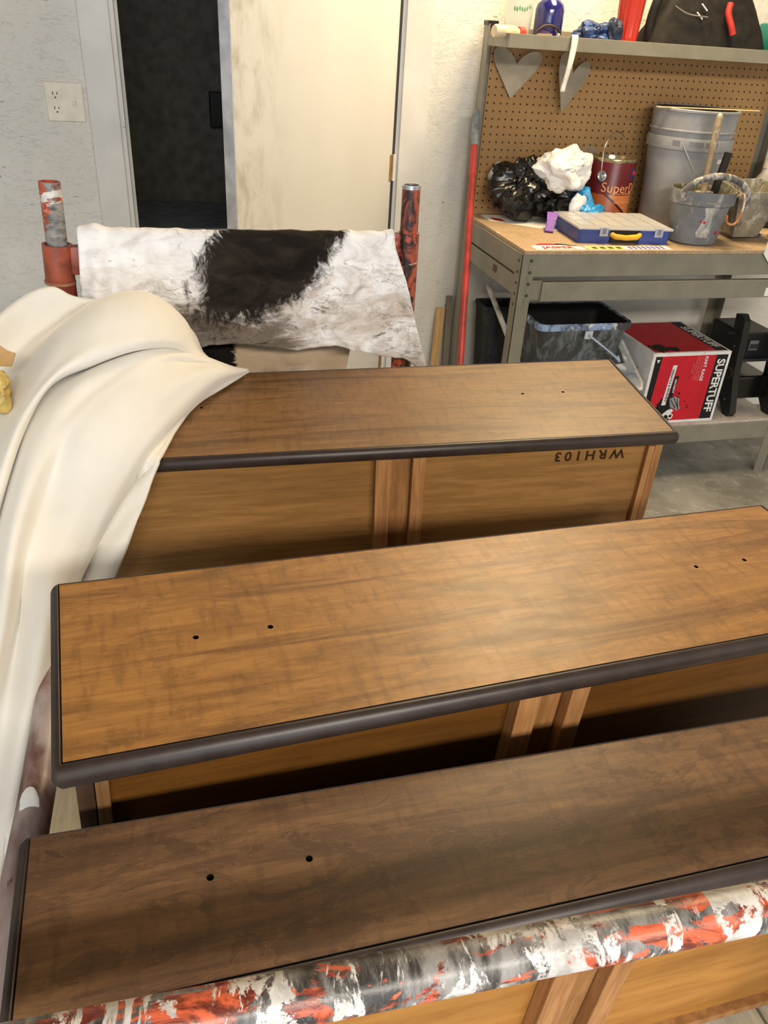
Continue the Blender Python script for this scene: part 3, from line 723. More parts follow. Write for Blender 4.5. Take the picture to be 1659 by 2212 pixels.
# ------------------------------------------------------------------ cream blanket
STR = [
 [(0.079,1.5,0.9),(0.055,1.51,0.926),(0.006,1.52,0.971),(-0.076,1.53,1.002),(-0.173,1.53,1.013),(-0.254,1.53,1.006),(-0.336,1.5,0.959),(-0.4,1.42,0.872),(-0.452,1.35,0.775)],
 [(0.088,1.495,0.904),(0.052,1.49,0.938),(0.024,1.49,0.99),(-0.056,1.505,1.029),(-0.163,1.51,1.047),(-0.203,1.5,1.07),(-0.255,1.48,1.052),(-0.312,1.43,1.008),(-0.375,1.35,0.927)],
 [(0.093,1.49,0.906),(0.052,1.475,0.946),(0.025,1.465,1.001),(-0.046,1.475,1.049),(-0.135,1.49,1.039),(-0.193,1.48,1.013),(-0.26,1.44,0.974),(-0.326,1.37,0.907),(-0.38,1.28,0.843)],
 [(0.101,1.485,0.909),(0.043,1.45,0.961),(0.019,1.425,1.033),(-0.035,1.405,1.082),(-0.097,1.375,1.088),(-0.161,1.345,1.057),(-0.219,1.285,1.003),(-0.267,1.2,0.941),(-0.312,1.11,0.867)],
 [(0.105,1.478,0.911),(0.044,1.415,0.969),(0.012,1.37,1.023),(-0.039,1.325,1.056),(-0.108,1.285,1.053),(-0.175,1.235,1.024),(-0.225,1.175,0.977),(-0.265,1.09,0.906),(-0.299,1.01,0.836)],
 [(0.109,1.474,0.913),(0.041,1.395,0.974),(-0.002,1.335,1.019),(-0.06,1.285,1.034),(-0.125,1.25,1.026),(-0.185,1.21,1.01),(-0.228,1.16,0.958),(-0.262,1.07,0.886),(-0.295,0.99,0.81)],
 [(0.112,1.471,0.914),(0.038,1.4,0.972),(-0.004,1.365,1.001),(-0.065,1.335,1.009),(-0.133,1.305,0.998),(-0.198,1.262,0.982),(-0.24,1.195,0.926),(-0.27,1.09,0.859),(-0.298,1,0.787)],
 [(0.114,1.469,0.915),(0.035,1.405,0.972),(-0.011,1.385,0.992),(-0.071,1.36,0.994),(-0.142,1.335,0.98),(-0.211,1.285,0.966),(-0.25,1.2,0.904),(-0.271,1.09,0.843),(-0.295,0.99,0.777)],
 [(0.116,1.466,0.916),(0.033,1.385,0.98),(-0.018,1.335,1.009),(-0.08,1.29,1.012),(-0.15,1.24,0.995),(-0.211,1.175,0.954),(-0.242,1.09,0.896),(-0.26,1,0.838),(-0.286,0.92,0.759)],
 [(0.12,1.462,0.917),(0.034,1.37,0.979),(-0.024,1.305,1.007),(-0.093,1.245,1.001),(-0.161,1.175,0.97),(-0.204,1.1,0.926),(-0.231,1.02,0.876),(-0.246,0.93,0.809),(-0.272,0.85,0.73)],
 [(0.122,1.46,0.918),(0.033,1.38,0.967),(-0.022,1.295,0.99),(-0.087,1.222,0.983),(-0.151,1.15,0.946),(-0.198,1.1,0.882),(-0.226,1.01,0.827),(-0.245,0.935,0.748),(-0.272,0.84,0.681)],
 [(0.126,1.457,0.919),(0.06,1.355,0.963),(-0.01,1.265,0.965),(-0.077,1.175,0.941),(-0.135,1.1,0.889),(-0.176,1.035,0.832),(-0.199,0.95,0.787),(-0.226,0.865,0.715),(-0.284,0.68,0.531)],
 [(0.13,1.457,0.919),(0.068,1.355,0.947),(0.005,1.265,0.942),(-0.058,1.165,0.922),(-0.115,1.095,0.865),(-0.158,1.045,0.803),(-0.189,0.975,0.757),(-0.213,0.87,0.699),(-0.271,0.7,0.55)],
 [(0.133,1.46,0.917),(0.073,1.375,0.93),(0.015,1.285,0.926),(-0.047,1.185,0.903),(-0.102,1.115,0.848),(-0.147,1.07,0.788),(-0.178,1.005,0.749),(-0.203,0.895,0.699),(-0.251,0.735,0.594)],
 [(0.135,1.465,0.914),(0.071,1.395,0.915),(0.013,1.31,0.906),(-0.049,1.21,0.882),(-0.105,1.15,0.824),(-0.15,1.115,0.758),(-0.18,1.06,0.716),(-0.21,0.955,0.663),(-0.251,0.76,0.589)],
 [(0.137,1.473,0.91),(0.074,1.401,0.903),(0.034,1.358,0.899),(-0.01,1.258,0.892),(-0.037,1.172,0.886),(-0.063,1.14,0.834),(-0.091,1.115,0.783),(-0.127,1.1,0.708),(-0.165,1.08,0.622)],
]
NU, NV = 120, 180
rows = [catmull(s_, NU) for s_ in STR]
colsP = [catmull([r[i] for r in rows], NV) for i in range(NU)]
for i in range(NU):
    for j in range(NV):
        fold = mn.noise(Vector((i / NU * 2.2, j / NV * 11, 0.3))) * 0.009 + mn.noise(Vector((i / NU * 5, j / NV * 22, 4.3))) * 0.0035
        colsP[i][j] = colsP[i][j] + Vector((0.25, -0.55, 0.6)) * fold * sstep(0, 0.25, i / NU)
D1M = d1.matrix_world.copy(); D1I = D1M.inverted()
for r in colsP:                      # keep it lying on the drawer front, not in it
    for j, q in enumerate(r):
        l_ = D1I @ q
        if abs(l_.x) < 1.055 / 2 + 0.02 and abs(l_.y) < 0.152 + 0.022 and -0.06 < l_.z < 0.0085:
            if l_.y > -0.152 or l_.z > -0.02: l_.z = 0.0085
            r[j] = D1M @ l_
bm = bm_new()
grid(bm, colsP)
for v in bm.verts:
    q = v.co
    v.co += Vector((0.2, -0.5, 0.6)) * (mn.noise(q * 22 + Vector((3, 1, 2))) * 0.0012)
bl = obj('blanket', bm, M['fleece'], None, True, 0)
tag(bl, 'cream fleece blanket heaped over the left end of the back drawer', 'blanket')
md = bl.modifiers.new('thickness', 'SOLIDIFY'); md.thickness = 0.006; md.offset = 0.0

# ------------------------------------------------------------------ stained rag over the top rail
NU, NV = 150, 110
P = []
for i in range(NU):
    u = i / (NU - 1)
    row = []
    zr = 1.132 - 0.004 * u
    zb = 0.945 - 0.010 * sstep(0.35, 0.8, u) - 0.034 * sstep(0.78, 1.0, u) + 0.006 * sin(u * 17)
    zk = 0.955 - 0.105 * sstep(0.24, 0.30, u) * (1 - sstep(0.86, 0.90, u))
    for j in range(NV):
        v = j / (NV - 1)
        R_ = 0.0195
        x = -0.152 + 0.590 * u
        if v < 0.38:                     # back flap, bottom to rail
            k = v / 0.38; z = zk + (zr - zk) * k; y = PY + R_ + 0.004 * (1 - k); fr = -1; hang = 1 - k
        elif v < 0.48:                   # round the rail
            a = (v - 0.38) / 0.10 * pi; y = PY + R_ * cos(a); z = zr + R_ * sin(a) * 1.15; fr = 0; hang = 0
        else:
            k = (v - 0.48) / 0.52; z = zr + (zb - zr) * k; y = PY - R_ - 0.012 * k; fr = 1; hang = k
            x += hang * (0.078 * sstep(0.84, 1.0, u) ** 1.4 - 0.012 * (1 - sstep(0, 0.1, u)))
            z -= hang ** 2 * 0.022 * sstep(0.95, 1.0, u)
        # creases: diagonal pulls plus fine crumpling
        q = Vector((x * 1.0 + z * 0.8, z * 0.35, fr * 3.0))
        rd = (1 - abs(mn.noise(q * 13)) * 2) * 0.0055 + mn.noise(q * 6 + Vector((4, 2, 0))) * 0.006
        q2 = Vector((x - z * 1.2, z * 0.6, fr * 5.0 + 2))
        rd += (1 - abs(mn.noise(q2 * 22)) * 2) * 0.0030
        q3 = Vector((x * 40, z * 34, 7 + fr))
        rd += (1 - abs(mn.noise(q3)) * 2) * 0.0012
        if fr == 1:                      # swag folds in the wet middle
            d = sqrt(((x - 0.20) / 0.16) ** 2 + ((z - 1.18) / 0.16) ** 2)
            rd += 0.0045 * sin(d * 16) * sstep(1.45, 0.6, d)
            rd += 0.010 * math.exp(-((x + 0.125) / 0.016) ** 2) + 0.008 * math.exp(-((x - 0.345 - 0.01 * sin(z * 30)) / 0.02) ** 2) - 0.006 * math.exp(-((x + 0.098) / 0.012) ** 2)
            rd += 0.010 * sstep(0.955, 1.0, u)
            y -= max(0.0, rd * 1.7 * (0.2 + 0.8 * min(1, hang * 3)) + 0.006 * hang)
        elif fr == -1:
            y += max(0.0, rd * 0.7 * hang + 0.003)
        else:
            z += max(0, (rd - 0.002)) * 0.7 + 0.006 * (math.exp(-((x + 0.122) / 0.016) ** 2) + 0.7 * math.exp(-((x - 0.345) / 0.014) ** 2) + 0.8 * sstep(0.955, 0.99, u))
        row.append((x, y, z))
    P.append(row)
bm = bm_new(); grid(bm, P)
rg = obj('rag', bm, M['rag'], None, True, 0)
tag(rg, 'white cotton rag with a big dark stain, draped over the back rail', 'rag')
md = rg.modifiers.new('thickness', 'SOLIDIFY'); md.thickness = 0.0016; md.offset = 0.0


# ------------------------------------------------------------------ things leaning by the wall
t = thing('extension_pole', 'red pole with grey tip leaning at the left end of the workbench', 'pole', (1.0, 2.5, 0))
A = Vector((0.962, 2.40, 0.0)); B = Vector((1.098, 2.94, 1.262))
D = (B - A)
def off(p): return Vector(p) - Vector((1.0, 2.5, 0))
bm = bm_new(); tube(bm, [off(A + D * (i / 12) * 0.915) for i in range(13)], 0.0125, 16); obj('shaft', bm, M['red_pole'], t, True)
bm = bm_new(); tube(bm, [off(A + D * f) for f in (0.9145, 0.93, 0.96, 0.985, 0.996, 1.0)], [0.0135, 0.0138, 0.0132, 0.0128, 0.011, 0.006], 16); obj('tip', bm, M['grey_pole'], t, True)

def lean_stick(name, label, cat, base, top, w_, tk, mat):
    base = Vector(base); top = Vector(top); up = (top - base)
    Lq = up.length; fr = Matrix.Identity(4)
    xa = Vector((1, 0, 0)); za = up.normalized(); ya = za.cross(xa).normalized(); xa = ya.cross(za)
    fr = Matrix((xa, ya, za)).transposed().to_4x4(); fr.translation = base
    bm = bm_new(); box(bm, -w_ / 2, w_ / 2, -tk / 2, tk / 2, 0, Lq, 0.0015)
    o = obj(name, bm, mat); o.matrix_world = fr
    return tag(o, label, cat)
lean_stick('wood_lath', 'short pine lath leaning against the white wall beside the red pole', 'stick', (1.030, 2.94, 0.002), (1.068, 3.034, 0.525), 0.036, 0.016, M['lath'])
lean_stick('paint_stick', 'narrow stick half dipped in white paint, right of the pine lath', 'stick', (1.085, 2.93, 0.002), (1.103, 3.036, 0.575), 0.024, 0.012,
           m_splat('dipped_stick', (134, 122, 104), (226, 226, 224), (120, 110, 96), 0.62, 0.7, 9))

# ------------------------------------------------------------------ on the worktop
ZB = 0.9052
def on(p, z=ZB): return (p[0], p[1], z)
# organizer case
t = thing('organizer_case', 'blue compartment case with clear lid and yellow handle on worktop', 'case', (1.532, 2.628, ZB), radians(-5))
Wc, Dc = 0.172, 0.130
m_lid = m_clear('clear_polypropylene_lid', (214, 214, 216), 0.62, 0.2)
bm = bm_new()
lp = []
for (r, z) in ((0.0, 0.0), (0.0, 0.045)):
    k = 0.010 + r; a, b = Wc - 0.006 + (z > 0) * 0.004, Dc - 0.008 + (z > 0) * 0.004
    lp.append([(-a + k, -b), (-0.055, -b), (-0.050, -b + 0.016), (0.050, -b + 0.016), (0.055, -b), (a - k, -b), (a, -b + k), (a, b - k), (a - k, b), (-a + k, b), (-a, b - k), (-a, -b + k)])
R0 = [bm.verts.new((x, y, 0)) for x, y in lp[0]]; R1 = [bm.verts.new((x, y, 0.045)) for x, y in lp[1]]
bm.faces.new(R0[::-1])
for k in range(12): bm.faces.new((R0[k], R0[(k + 1) % 12], R1[(k + 1) % 12], R1[k]))
obj('tray', bm, plain('blue_plastic', (52, 76, 150), 0.38, 0.5, 0, 0.08), t)
dv = plain('grey_blue_divider', (120, 128, 150), 0.45)
for k in range(1, 6):
    bm = bm_new(); x = -Wc + 0.006 + k * (2 * Wc - 0.012) / 6; box(bm, x - 0.0012, x + 0.0012, -Dc + 0.028, Dc - 0.01, 0.002, 0.044); obj('divider', bm, dv, t)
for k in range(1, 3):
    bm = bm_new(); y = -Dc + 0.02 + k * (2 * Dc - 0.02) / 3; box(bm, -Wc + 0.009, Wc - 0.009, y - 0.0012, y + 0.0012, 0.002, 0.043); obj('divider', bm, dv, t)
bm = bm_new(); box(bm, -Wc, Wc, -Dc, Dc, 0.0455, 0.0535, 0.003); lid = obj('lid', bm, m_lid, t)
for k in range(6):
    for r in range(3):
        bm = bm_new(); x = -Wc + 0.018 + k * 0.0545; y = -Dc + 0.035 + r * 0.078
        box(bm, x, x + 0.045, y, y + 0.066, 0.0536, 0.0550, 0.0006); obj('lid_panel', bm, m_lid, lid)
for sx in (-0.082, 0.118):
    bm = bm_new(); box(bm, sx - 0.015, sx + 0.015, -Dc - 0.005, -Dc + 0.001, 0.026, 0.056, 0.002); lt = obj('latch', bm, m_clear('clear_latch', (190, 196, 214), 0.6, 0.2), t)
    bm = bm_new(); box(bm, sx - 0.006, sx + 0.006, -Dc - 0.0062, -Dc - 0.005, 0.034, 0.052, 0.0003); obj('latch_tab', bm, dv, lt)
ye = plain('yellow_handle_plastic', (214, 166, 40), 0.4)
bm = bm_new(); tube(bm, [(-0.052, -Dc + 0.012, 0.030), (-0.050, -Dc + 0.002, 0.031), (-0.040, -Dc - 0.004, 0.026), (0, -Dc - 0.006, 0.023), (0.040, -Dc - 0.004, 0.026), (0.050, -Dc + 0.002, 0.031), (0.052, -Dc + 0.012, 0.030)], [0.006, 0.009, 0.0095, 0.009, 0.0095, 0.009, 0.006], 12)
obj('handle', bm, ye, t, True)
bm = bm_new(); box(bm, -0.049, 0.049, -Dc + 0.0085, -Dc + 0.0105, 0.004, 0.044); obj('handle_recess', bm, M['black'], t)
# flyers and stickers lying on the worktop
def sheet(name, label, poly, mat, z=ZB, cat='paper'):
    c = (sum(p[0] for p in poly) / len(poly), sum(p[1] for p in poly) / len(poly))
    bm = bm_new(); prism(bm, [(x - c[0], y - c[1]) for x, y in poly], 0, 0.0006)
    o = obj(name, bm, mat); o.location = (c[0], c[1], z); return tag(o, label, cat)
paper = plain('white_paper', (232, 230, 226), 0.7, 0.2, 0, 0.03)
f = sheet('flyer', 'white flyer with red bands lying under the black plastic bag', [(1.165, 2.86), (1.36, 2.70), (1.50, 2.80), (1.50, 2.965), (1.165, 2.965)], paper)
bm = bm_new(); prism(bm, [(-0.150, 0.012), (-0.116, -0.016), (-0.116, 0.03), (-0.150, 0.06)], 0.0007, 0.0010); obj('red_band', bm, M['red'], f)
bm = bm_new(); prism(bm, [(0.03, -0.135), (0.052, -0.118), (0.105, -0.06), (0.085, -0.066)], 0.0007, 0.0010); obj('red_band', bm, M['red'], f)
f = sheet('sticker', 'white sticker reading JASPER at the front corner of the worktop', [(1.165, 2.428), (1.345, 2.428), (1.345, 2.462), (1.30, 2.498), (1.235, 2.512), (1.20, 2.49), (1.165, 2.478)], paper, cat='sticker')
bm = bm_new(); pol = [(-0.02 + 0.04 * cos(a), 0.018 + 0.022 * sin(a)) for a in [pi * k / 14 for k in range(15)]]
prism(bm, pol, 0.0007, 0.0010); obj('red_dome', bm, M['red'], f)
bm = bm_new(); prism(bm, [(0.0, 0.022), (0.02, 0.036), (0.04, 0.03), (0.082, 0.006), (0.078, 0.002), (0.03, 0.018)], 0.0011, 0.0014); obj('black_shape', bm, M['black_print'], f)
text('lettering', 'JASPER', 0.036, M['red'], f, Matrix.Translation((0.004, -0.014, 0.0009)), 0.0002, 1.05, 1.0, 0.0012)
text('small_print', 'TOOL COMPANY SUPPLY', 0.009, M['black_print'], f, Matrix.Translation((0.02, -0.036, 0.0009)), 0.0002)
f = sheet('sticker', 'strip of yellow and purple stickers along the front worktop edge', [(1.355, 2.428), (1.665, 2.428), (1.665, 2.474), (1.355, 2.476)], paper, cat='sticker')
bm = bm_new(); box(bm, -0.150, -0.02, -0.020, 0.018, 0.0007, 0.0010); obj('yellow_band', bm, plain('yellow_print', (226, 214, 90), 0.5), f)
for k in range(4):
    bm = bm_new(); box(bm, -0.135 + k * 0.03, -0.118 + k * 0.03, -0.014, 0.010, 0.0011, 0.0014); obj('dark_print', bm, plain('olive_print', (70, 80, 40), 0.5), f)
for k in range(8):
    bm = bm_new(); box(bm, 0.002 + k * 0.0175, 0.012 + k * 0.0175, -0.018, 0.016, 0.0007, 0.0010); obj('purple_bar', bm, plain('purple_print', (96, 84, 160), 0.5), f)
# purple scraper
t = thing('scraper', 'purple plastic putty scraper leaning on the left side of the blue case', 'scraper', (1.316, 2.668, ZB + 0.001))
MS = frame((0, 0, 0), (0.80, -0.46, 0.0), (0.036, 0.066, 0.050))
bm = bm_new(); box(bm, -0.016, 0.016, 0.0, 0.055, 0.0, 0.007, 0.0025, MS); obj('handle', bm, plain('purple_plastic', (106, 58, 160), 0.4), t)
bm = bm_new(); prism(bm, [(-0.016, 0.055), (0.016, 0.055), (0.021, 0.094), (-0.021, 0.094)], 0.0015, 0.0050, MS); obj('blade', bm, plain('purple_blade', (116, 66, 168), 0.4), t)

# paint can with bail
m_can = NT('maroon_can_label'); v = m_can.co(); X_, Y_, Z_ = m_can.xyz(v)
cc = m_can.mix(m_can.ramp(m_can.noise(v, 8, 4), 0.3, 0.7), (84, 22, 26), (104, 28, 32))
band = m_can.math('MULTIPLY', m_can.ramp(Z_, 0.034, 0.036), m_can.ramp(Z_, 0.105, 0.103))
cc = m_can.mix(band, cc, m_can.mix(m_can.ramp(m_can.math('ADD', m_can.math('MULTIPLY', X_, 0.7), Z_), 0.07, 0.075), (150, 78, 40), (180, 110, 66)))
dk = m_can.math('MULTIPLY', band, m_can.math('MULTIPLY', m_can.ramp(m_can.math('ADD', m_can.math('MULTIPLY', X_, 0.75), Z_), 0.062, 0.064), m_can.ramp(m_can.math('ADD', m_can.math('MULTIPLY', X_, 0.75), Z_), 0.074, 0.072)))
cc = m_can.mix(dk, cc, (44, 24, 18))
m_can = m_can.done(cc, 0.35, 0.5)
t = thing('paint_can', 'open maroon paint can lettered SuperD with wire bail', 'can', (1.640, 2.882, ZB))
rc = 0.083
bm = bm_new(); lathe(bm, [(0, 0.0), (rc, 0.0), (rc + 0.001, 0.004), (rc, 0.008), (rc, 0.214), (rc - 0.001, 0.216)], 48); can_body = obj('body', bm, m_can, t, True)
bm = bm_new(); lathe(bm, [(rc - 0.0005, 0.214), (rc + 0.0015, 0.220), (rc, 0.2255), (rc - 0.004, 0.2265), (rc - 0.012, 0.2265), (rc - 0.014, 0.222), (rc - 0.0142, 0.06), (0, 0.06)], 48); obj('rim', bm, plain('tin_rim', (190, 176, 140), 0.25, 0.5, 0.85, 0.2), t, True)
bm = bm_new(); fr = frame((-rc * 0.80, -rc * 0.60, 0.166), (0.60, -0.80, 0), (0, 0, 1)); lathe(bm, [(0.019, 0.0), (0.019, 0.003), (0.013, 0.006), (0.009, 0.003), (0.006, 0.005), (0, 0.006)], 24); bmesh.ops.transform(bm, matrix=fr, verts=bm.verts[:]); ear = obj('ear', bm, M['steel'], t, True)
bm = bm_new(); tube(bm, catmull([(-0.072, -0.056, 0.166), (-0.078, -0.058, 0.20), (-0.074, -0.046, 0.262), (-0.03, -0.01, 0.305), (0.03, 0.03, 0.300), (0.070, 0.050, 0.25), (0.072, 0.056, 0.18)], 40), 0.0016, 8); obj('bail', bm, M['steel'], t, True)
def wrap_text(body, size, z, ang, r, mat, parent, sx=1.0):
    """lettering bent round the can"""
    o = text('lettering', body, size, mat, parent, Matrix.Identity(4), 0.0003, 1.0)
    for v_ in o.data.vertices:
        a = ang + v_.co.x * sx / r; rr = r + 0.0003 + v_.co.z
        v_.co = Vector((rr * sin(a), -rr * cos(a), z + v_.co.y))
    return o
tan_ink = plain('tan_lettering', (214, 150, 104), 0.5)
wrap_text('SuperDeck', 0.048, 0.128, 0.42, rc, tan_ink, can_body)
wrap_text('EXTERIOR WATERBORNE', 0.009, 0.109, 0.2, rc, tan_ink, can_body)
wrap_text('WATERPROOF', 0.014, 0.078, 0.35, rc, tan_ink, can_body)
wrap_text('STAIN', 0.012, 0.018, -0.2, rc, tan_ink, can_body)
bm = bm_new()
for a in range(8):
    an = 0.50 + a * 0.035; an2 = an + 0.035
    for (an, an2) in ((an, an2),):
        q = [bm.verts.new((rr * sin(x), -rr * cos(x), z)) for x, z, rr in ((an, 0.156, rc + 0.0006), (an2, 0.156, rc + 0.0006), (an2, 0.196, rc + 0.0006), (an, 0.196, rc + 0.0006))]
        bm.faces.new(q)
pt_ = obj('blue_patch', bm, plain('blue_patch_print', (44, 62, 130), 0.5), can_body)
bm = bm_new(); bmesh.ops.create_uvsphere(bm, u_segments=10, v_segments=6, radius=0.008); bmesh.ops.transform(bm, matrix=Matrix.Translation((rc * sin(0.64), -rc * cos(0.64) - 0.0002, 0.180)) @ Matrix.Diagonal((1, 0.25, 1, 1)), verts=bm.verts[:]); obj('red_mark', bm, M['red'], can_body, True)

# five gallon bucket with a stirring stick across it
m_bk = m_splat('grey_bucket_plastic', (158, 160, 166), (146, 146, 148), (172, 138, 110), 0.55, 0.72, 6, 0.5, 0, 2)
t = thing('bucket', 'tall grey ribbed plastic bucket standing behind the paint pail', 'bucket', (1.890, 2.812, ZB), radians(0))
prof = [(r_ * 0.872, z_ * 1.02) for r_, z_ in [(0, 0.0), (0.138, 0.0), (0.142, 0.004), (0.163, 0.265), (0.163, 0.268), (0.1735, 0.270), (0.1745, 0.275), (0.1755, 0.303), (0.1745, 0.308), (0.166, 0.309), (0.1665, 0.325), (0.175, 0.327), (0.1755, 0.331), (0.168, 0.333), (0.1705, 0.385), (0.1755, 0.388), (0.176, 0.394), (0.172, 0.397), (0.167, 0.394), (0.158, 0.26), (0.155, 0.24), (0, 0.238)]]
bm = bm_new(); lathe(bm, prof[:19], 64); bk = obj('body', bm, m_bk, t, True)
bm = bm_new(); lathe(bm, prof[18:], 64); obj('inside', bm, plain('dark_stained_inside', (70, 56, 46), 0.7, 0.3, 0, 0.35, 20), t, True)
def on_cyl(r0, r1, z0, z1, a0, a1, n=10, push=0.0008):
    bm = bm_new(); lo, hi = [], []
    for k in range(n + 1):
        a = a0 + (a1 - a0) * k / n
        lo.append((( r0 + push) * sin(a), -(r0 + push) * cos(a), z0)); hi.append(((r1 + push) * sin(a), -(r1 + push) * cos(a), z1))
    return grid(bm, [lo, hi])
for (a0, a1) in ((-0.95, -0.78), (-0.58, -0.25), (-0.2, 0.1)):
    obj('rim_slot', on_cyl(0.1520, 0.1530, 0.289, 0.306, a0, a1), plain('slot_shadow_grey', (120, 122, 128), 0.6), bk)
bm = bm_new(); tube(bm, [(-0.098, -0.120, 0.290), (-0.050, -0.150, 0.210)], 0.0022, 8); obj('bail', bm, M['steel'], t, True)
obj('tape_label', on_cyl(0.1302, 0.1372, 0.115, 0.215, -0.78, -0.48), plain('torn_masking_tape', (178, 152, 122), 0.7, 0.2, 0, 0.3, 30), bk)
obj('blue_label', on_cyl(0.1328, 0.1388, 0.155, 0.237, 0.42, 1.05), plain('blue_label_print', (44, 66, 128), 0.5, 0.4, 0, 0.1), bk)
obj('white_label', on_cyl(0.1392, 0.1405, 0.237, 0.252, 0.30, 1.05), M['box_white'], bk)
bm = bm_new(); box(bm, -0.185, 0.185, -0.009, 0.009, 0, 0.003, 0.001)
o = obj('stirring_stick', bm, m_pine('pale_stick', (206, 178, 128), (228, 206, 160), (3, 40, 40), 0.6, 3)); o.location = (1.882, 2.735, ZB + 0.4062); o.rotation_euler = (0, radians(-1), radians(-12))
tag(o, 'thin pale stirring stick lying across the tall bucket rim', 'stick')

# grey handy pail with brush, roller handle and hook
m_pl = m_splat('paint_crusted_pail', (128, 132, 138), (178, 176, 172), (112, 108, 96), 0.54, 0.62, 7, 0.5, 0, 5)
t = thing('paint_pail', 'paint crusted grey handy pail with strap handle and drips', 'pail', (1.815, 2.548, ZB))
prof = [(0, 0.0), (0.074, 0.0), (0.080, 0.005), (0.096, 0.128), (0.1005, 0.130), (0.108, 0.134), (0.1095, 0.168), (0.108, 0.176), (0.102, 0.176), (0.099, 0.168), (0.092, 0.10), (0.078, 0.03), (0, 0.03)]
bm = bm_new(); lathe(bm, prof[:8], 48)
for v_ in bm.verts: v_.co.x *= 1.05; v_.co.y *= 0.96
pb = obj('body', bm, m_pl, t, True)
bm = bm_new(); lathe(bm, prof[7:], 48)
for v_ in bm.verts: v_.co.x *= 1.05; v_.co.y *= 0.96
obj('inside', bm, m_splat('crusted_inside', (96, 90, 74), (150, 146, 128), (50, 46, 40), 0.5, 0.6, 14), t, True)
bm = bm_new(); pts = catmull([(-0.100, -0.045, 0.150), (-0.115, -0.060, 0.178), (-0.085, -0.085, 0.215), (-0.02, -0.105, 0.232), (0.06, -0.110, 0.212), (0.105, -0.100, 0.165), (0.118, -0.085, 0.125)], 30)
prev = None
tube(bm, pts, [0.011] * 30, 10)
for v_ in bm.verts: pass
obj('strap_handle', bm, m_splat('crusted_strap', (110, 110, 112), (196, 192, 186), (60, 56, 52), 0.5, 0.62, 22), t, True)
# long dried paint run down the front
bm = bm_new(); rows_ = []
for (z, a0, a1) in ((0.150, -0.42, 0.02), (0.128, -0.40, 0.0), (0.10, -0.30, -0.05), (0.07, -0.40, 0.0), (0.045, -0.50, 0.02), (0.03, -0.44, 0.02)):
    r = 0.0795 + (0.0965 - 0.0795) * z / 0.128 + (0.012 if z > 0.13 else 0)
    rows_.append([((r + 0.002) * 1.05 * sin(a0 + (a1 - a0) * k / 8), -(r + 0.002) * 0.96 * cos(a0 + (a1 - a0) * k / 8), z) for k in range(9)])
grid(bm, rows_); obj('paint_run', bm, m_splat('dried_white_run', (176, 176, 172), (206, 204, 198), (120, 60, 56), 0.5, 0.74, 16), pb, True)
for (a, z, s_) in ((0.42, 0.046, 0.007), (0.78, 0.072, 0.005), (-0.28, 0.082, 0.006), (-0.42, 0.084, 0.004)):
    r = 0.080 + 0.0165 * z / 0.128
    bm = bm_new(); bmesh.ops.create_uvsphere(bm, u_segments=10, v_segments=6, radius=s_); bmesh.ops.transform(bm, matrix=Matrix.Translation(((r + 0.001) * 1.05 * sin(a), -(r + 0.001) * 0.96 * cos(a), z)) @ Matrix.Rotation(a, 4, 'Z') @ Matrix.Diagonal((1, 0.25, 0.9, 1)), verts=bm.verts[:]); obj('red_spot', bm, M['red'], pb, True)
t = thing('paint_brush', 'paint brush with long worn wooden handle standing in the pail', 'brush', (1.815, 2.548, ZB + 0.033))
fr = frame((-0.045, 0.03, 0.0), (1, 0, 0.0), (0, 0.99, -0.14)); 
bm = bm_new(); tube(bm, [(0.0, 0.0, 0.13), (0.004, 0.012, 0.20), (0.008, 0.022, 0.27), (0.012, 0.030, 0.325), (0.0135, 0.033, 0.366), (0.014, 0.034, 0.374)], [0.012, 0.0095, 0.0115, 0.0125, 0.011, 0.005], 14); obj('handle', bm, m_splat('worn_brush_handle', (150, 134, 112), (196, 190, 178), (110, 96, 80), 0.55, 0.62, 20), t, True)
bm = bm_new(); box(bm, -0.032, 0.032, -0.012, 0.012, 0.085, 0.135, 0.003); obj('ferrule', bm, m_splat('crusted_ferrule', (130, 122, 108), (196, 190, 178), (90, 80, 66), 0.5, 0.6, 30), t)
bm = bm_new(); box(bm, -0.034, 0.034, -0.014, 0.014, 0.0, 0.084, 0.004); obj('bristles', bm, plain('stiff_bristles', (120, 108, 84), 0.8), t)
t = thing('scraper', 'flat black handled tool standing in the pail beside the brush', 'scraper', (1.838, 2.545, ZB + 0.033), radians(10))
bm = bm_new(); box(bm, -0.015, 0.015, -0.006, 0.006, 0.10, 0.262, 0.003, Matrix.Rotation(radians(9), 4, 'Y')); obj('handle', bm, M['black'], t)
bm = bm_new(); box(bm, -0.022, 0.022, -0.001, 0.001, 0.0, 0.11, 0.0, Matrix.Rotation(radians(9), 4, 'Y')); obj('blade', bm, M['steel'], t)
o = bm_new(); tube(o, catmull([(1.870, 2.438, ZB + 0.172), (1.887, 2.430, ZB + 0.180), (1.897, 2.426, ZB + 0.150), (1.893, 2.425, ZB + 0.105), (1.873, 2.424, ZB + 0.083), (1.847, 2.424, ZB + 0.090), (1.841, 2.424, ZB + 0.112)], 30), 0.004, 10)
tag(obj('hook', o, m_splat('orange_paint_hook', (196, 130, 70), (222, 214, 200), (214, 160, 60), 0.5, 0.66, 30), None, True), 'orange and white painted hook hung on the pail rim', 'hook')

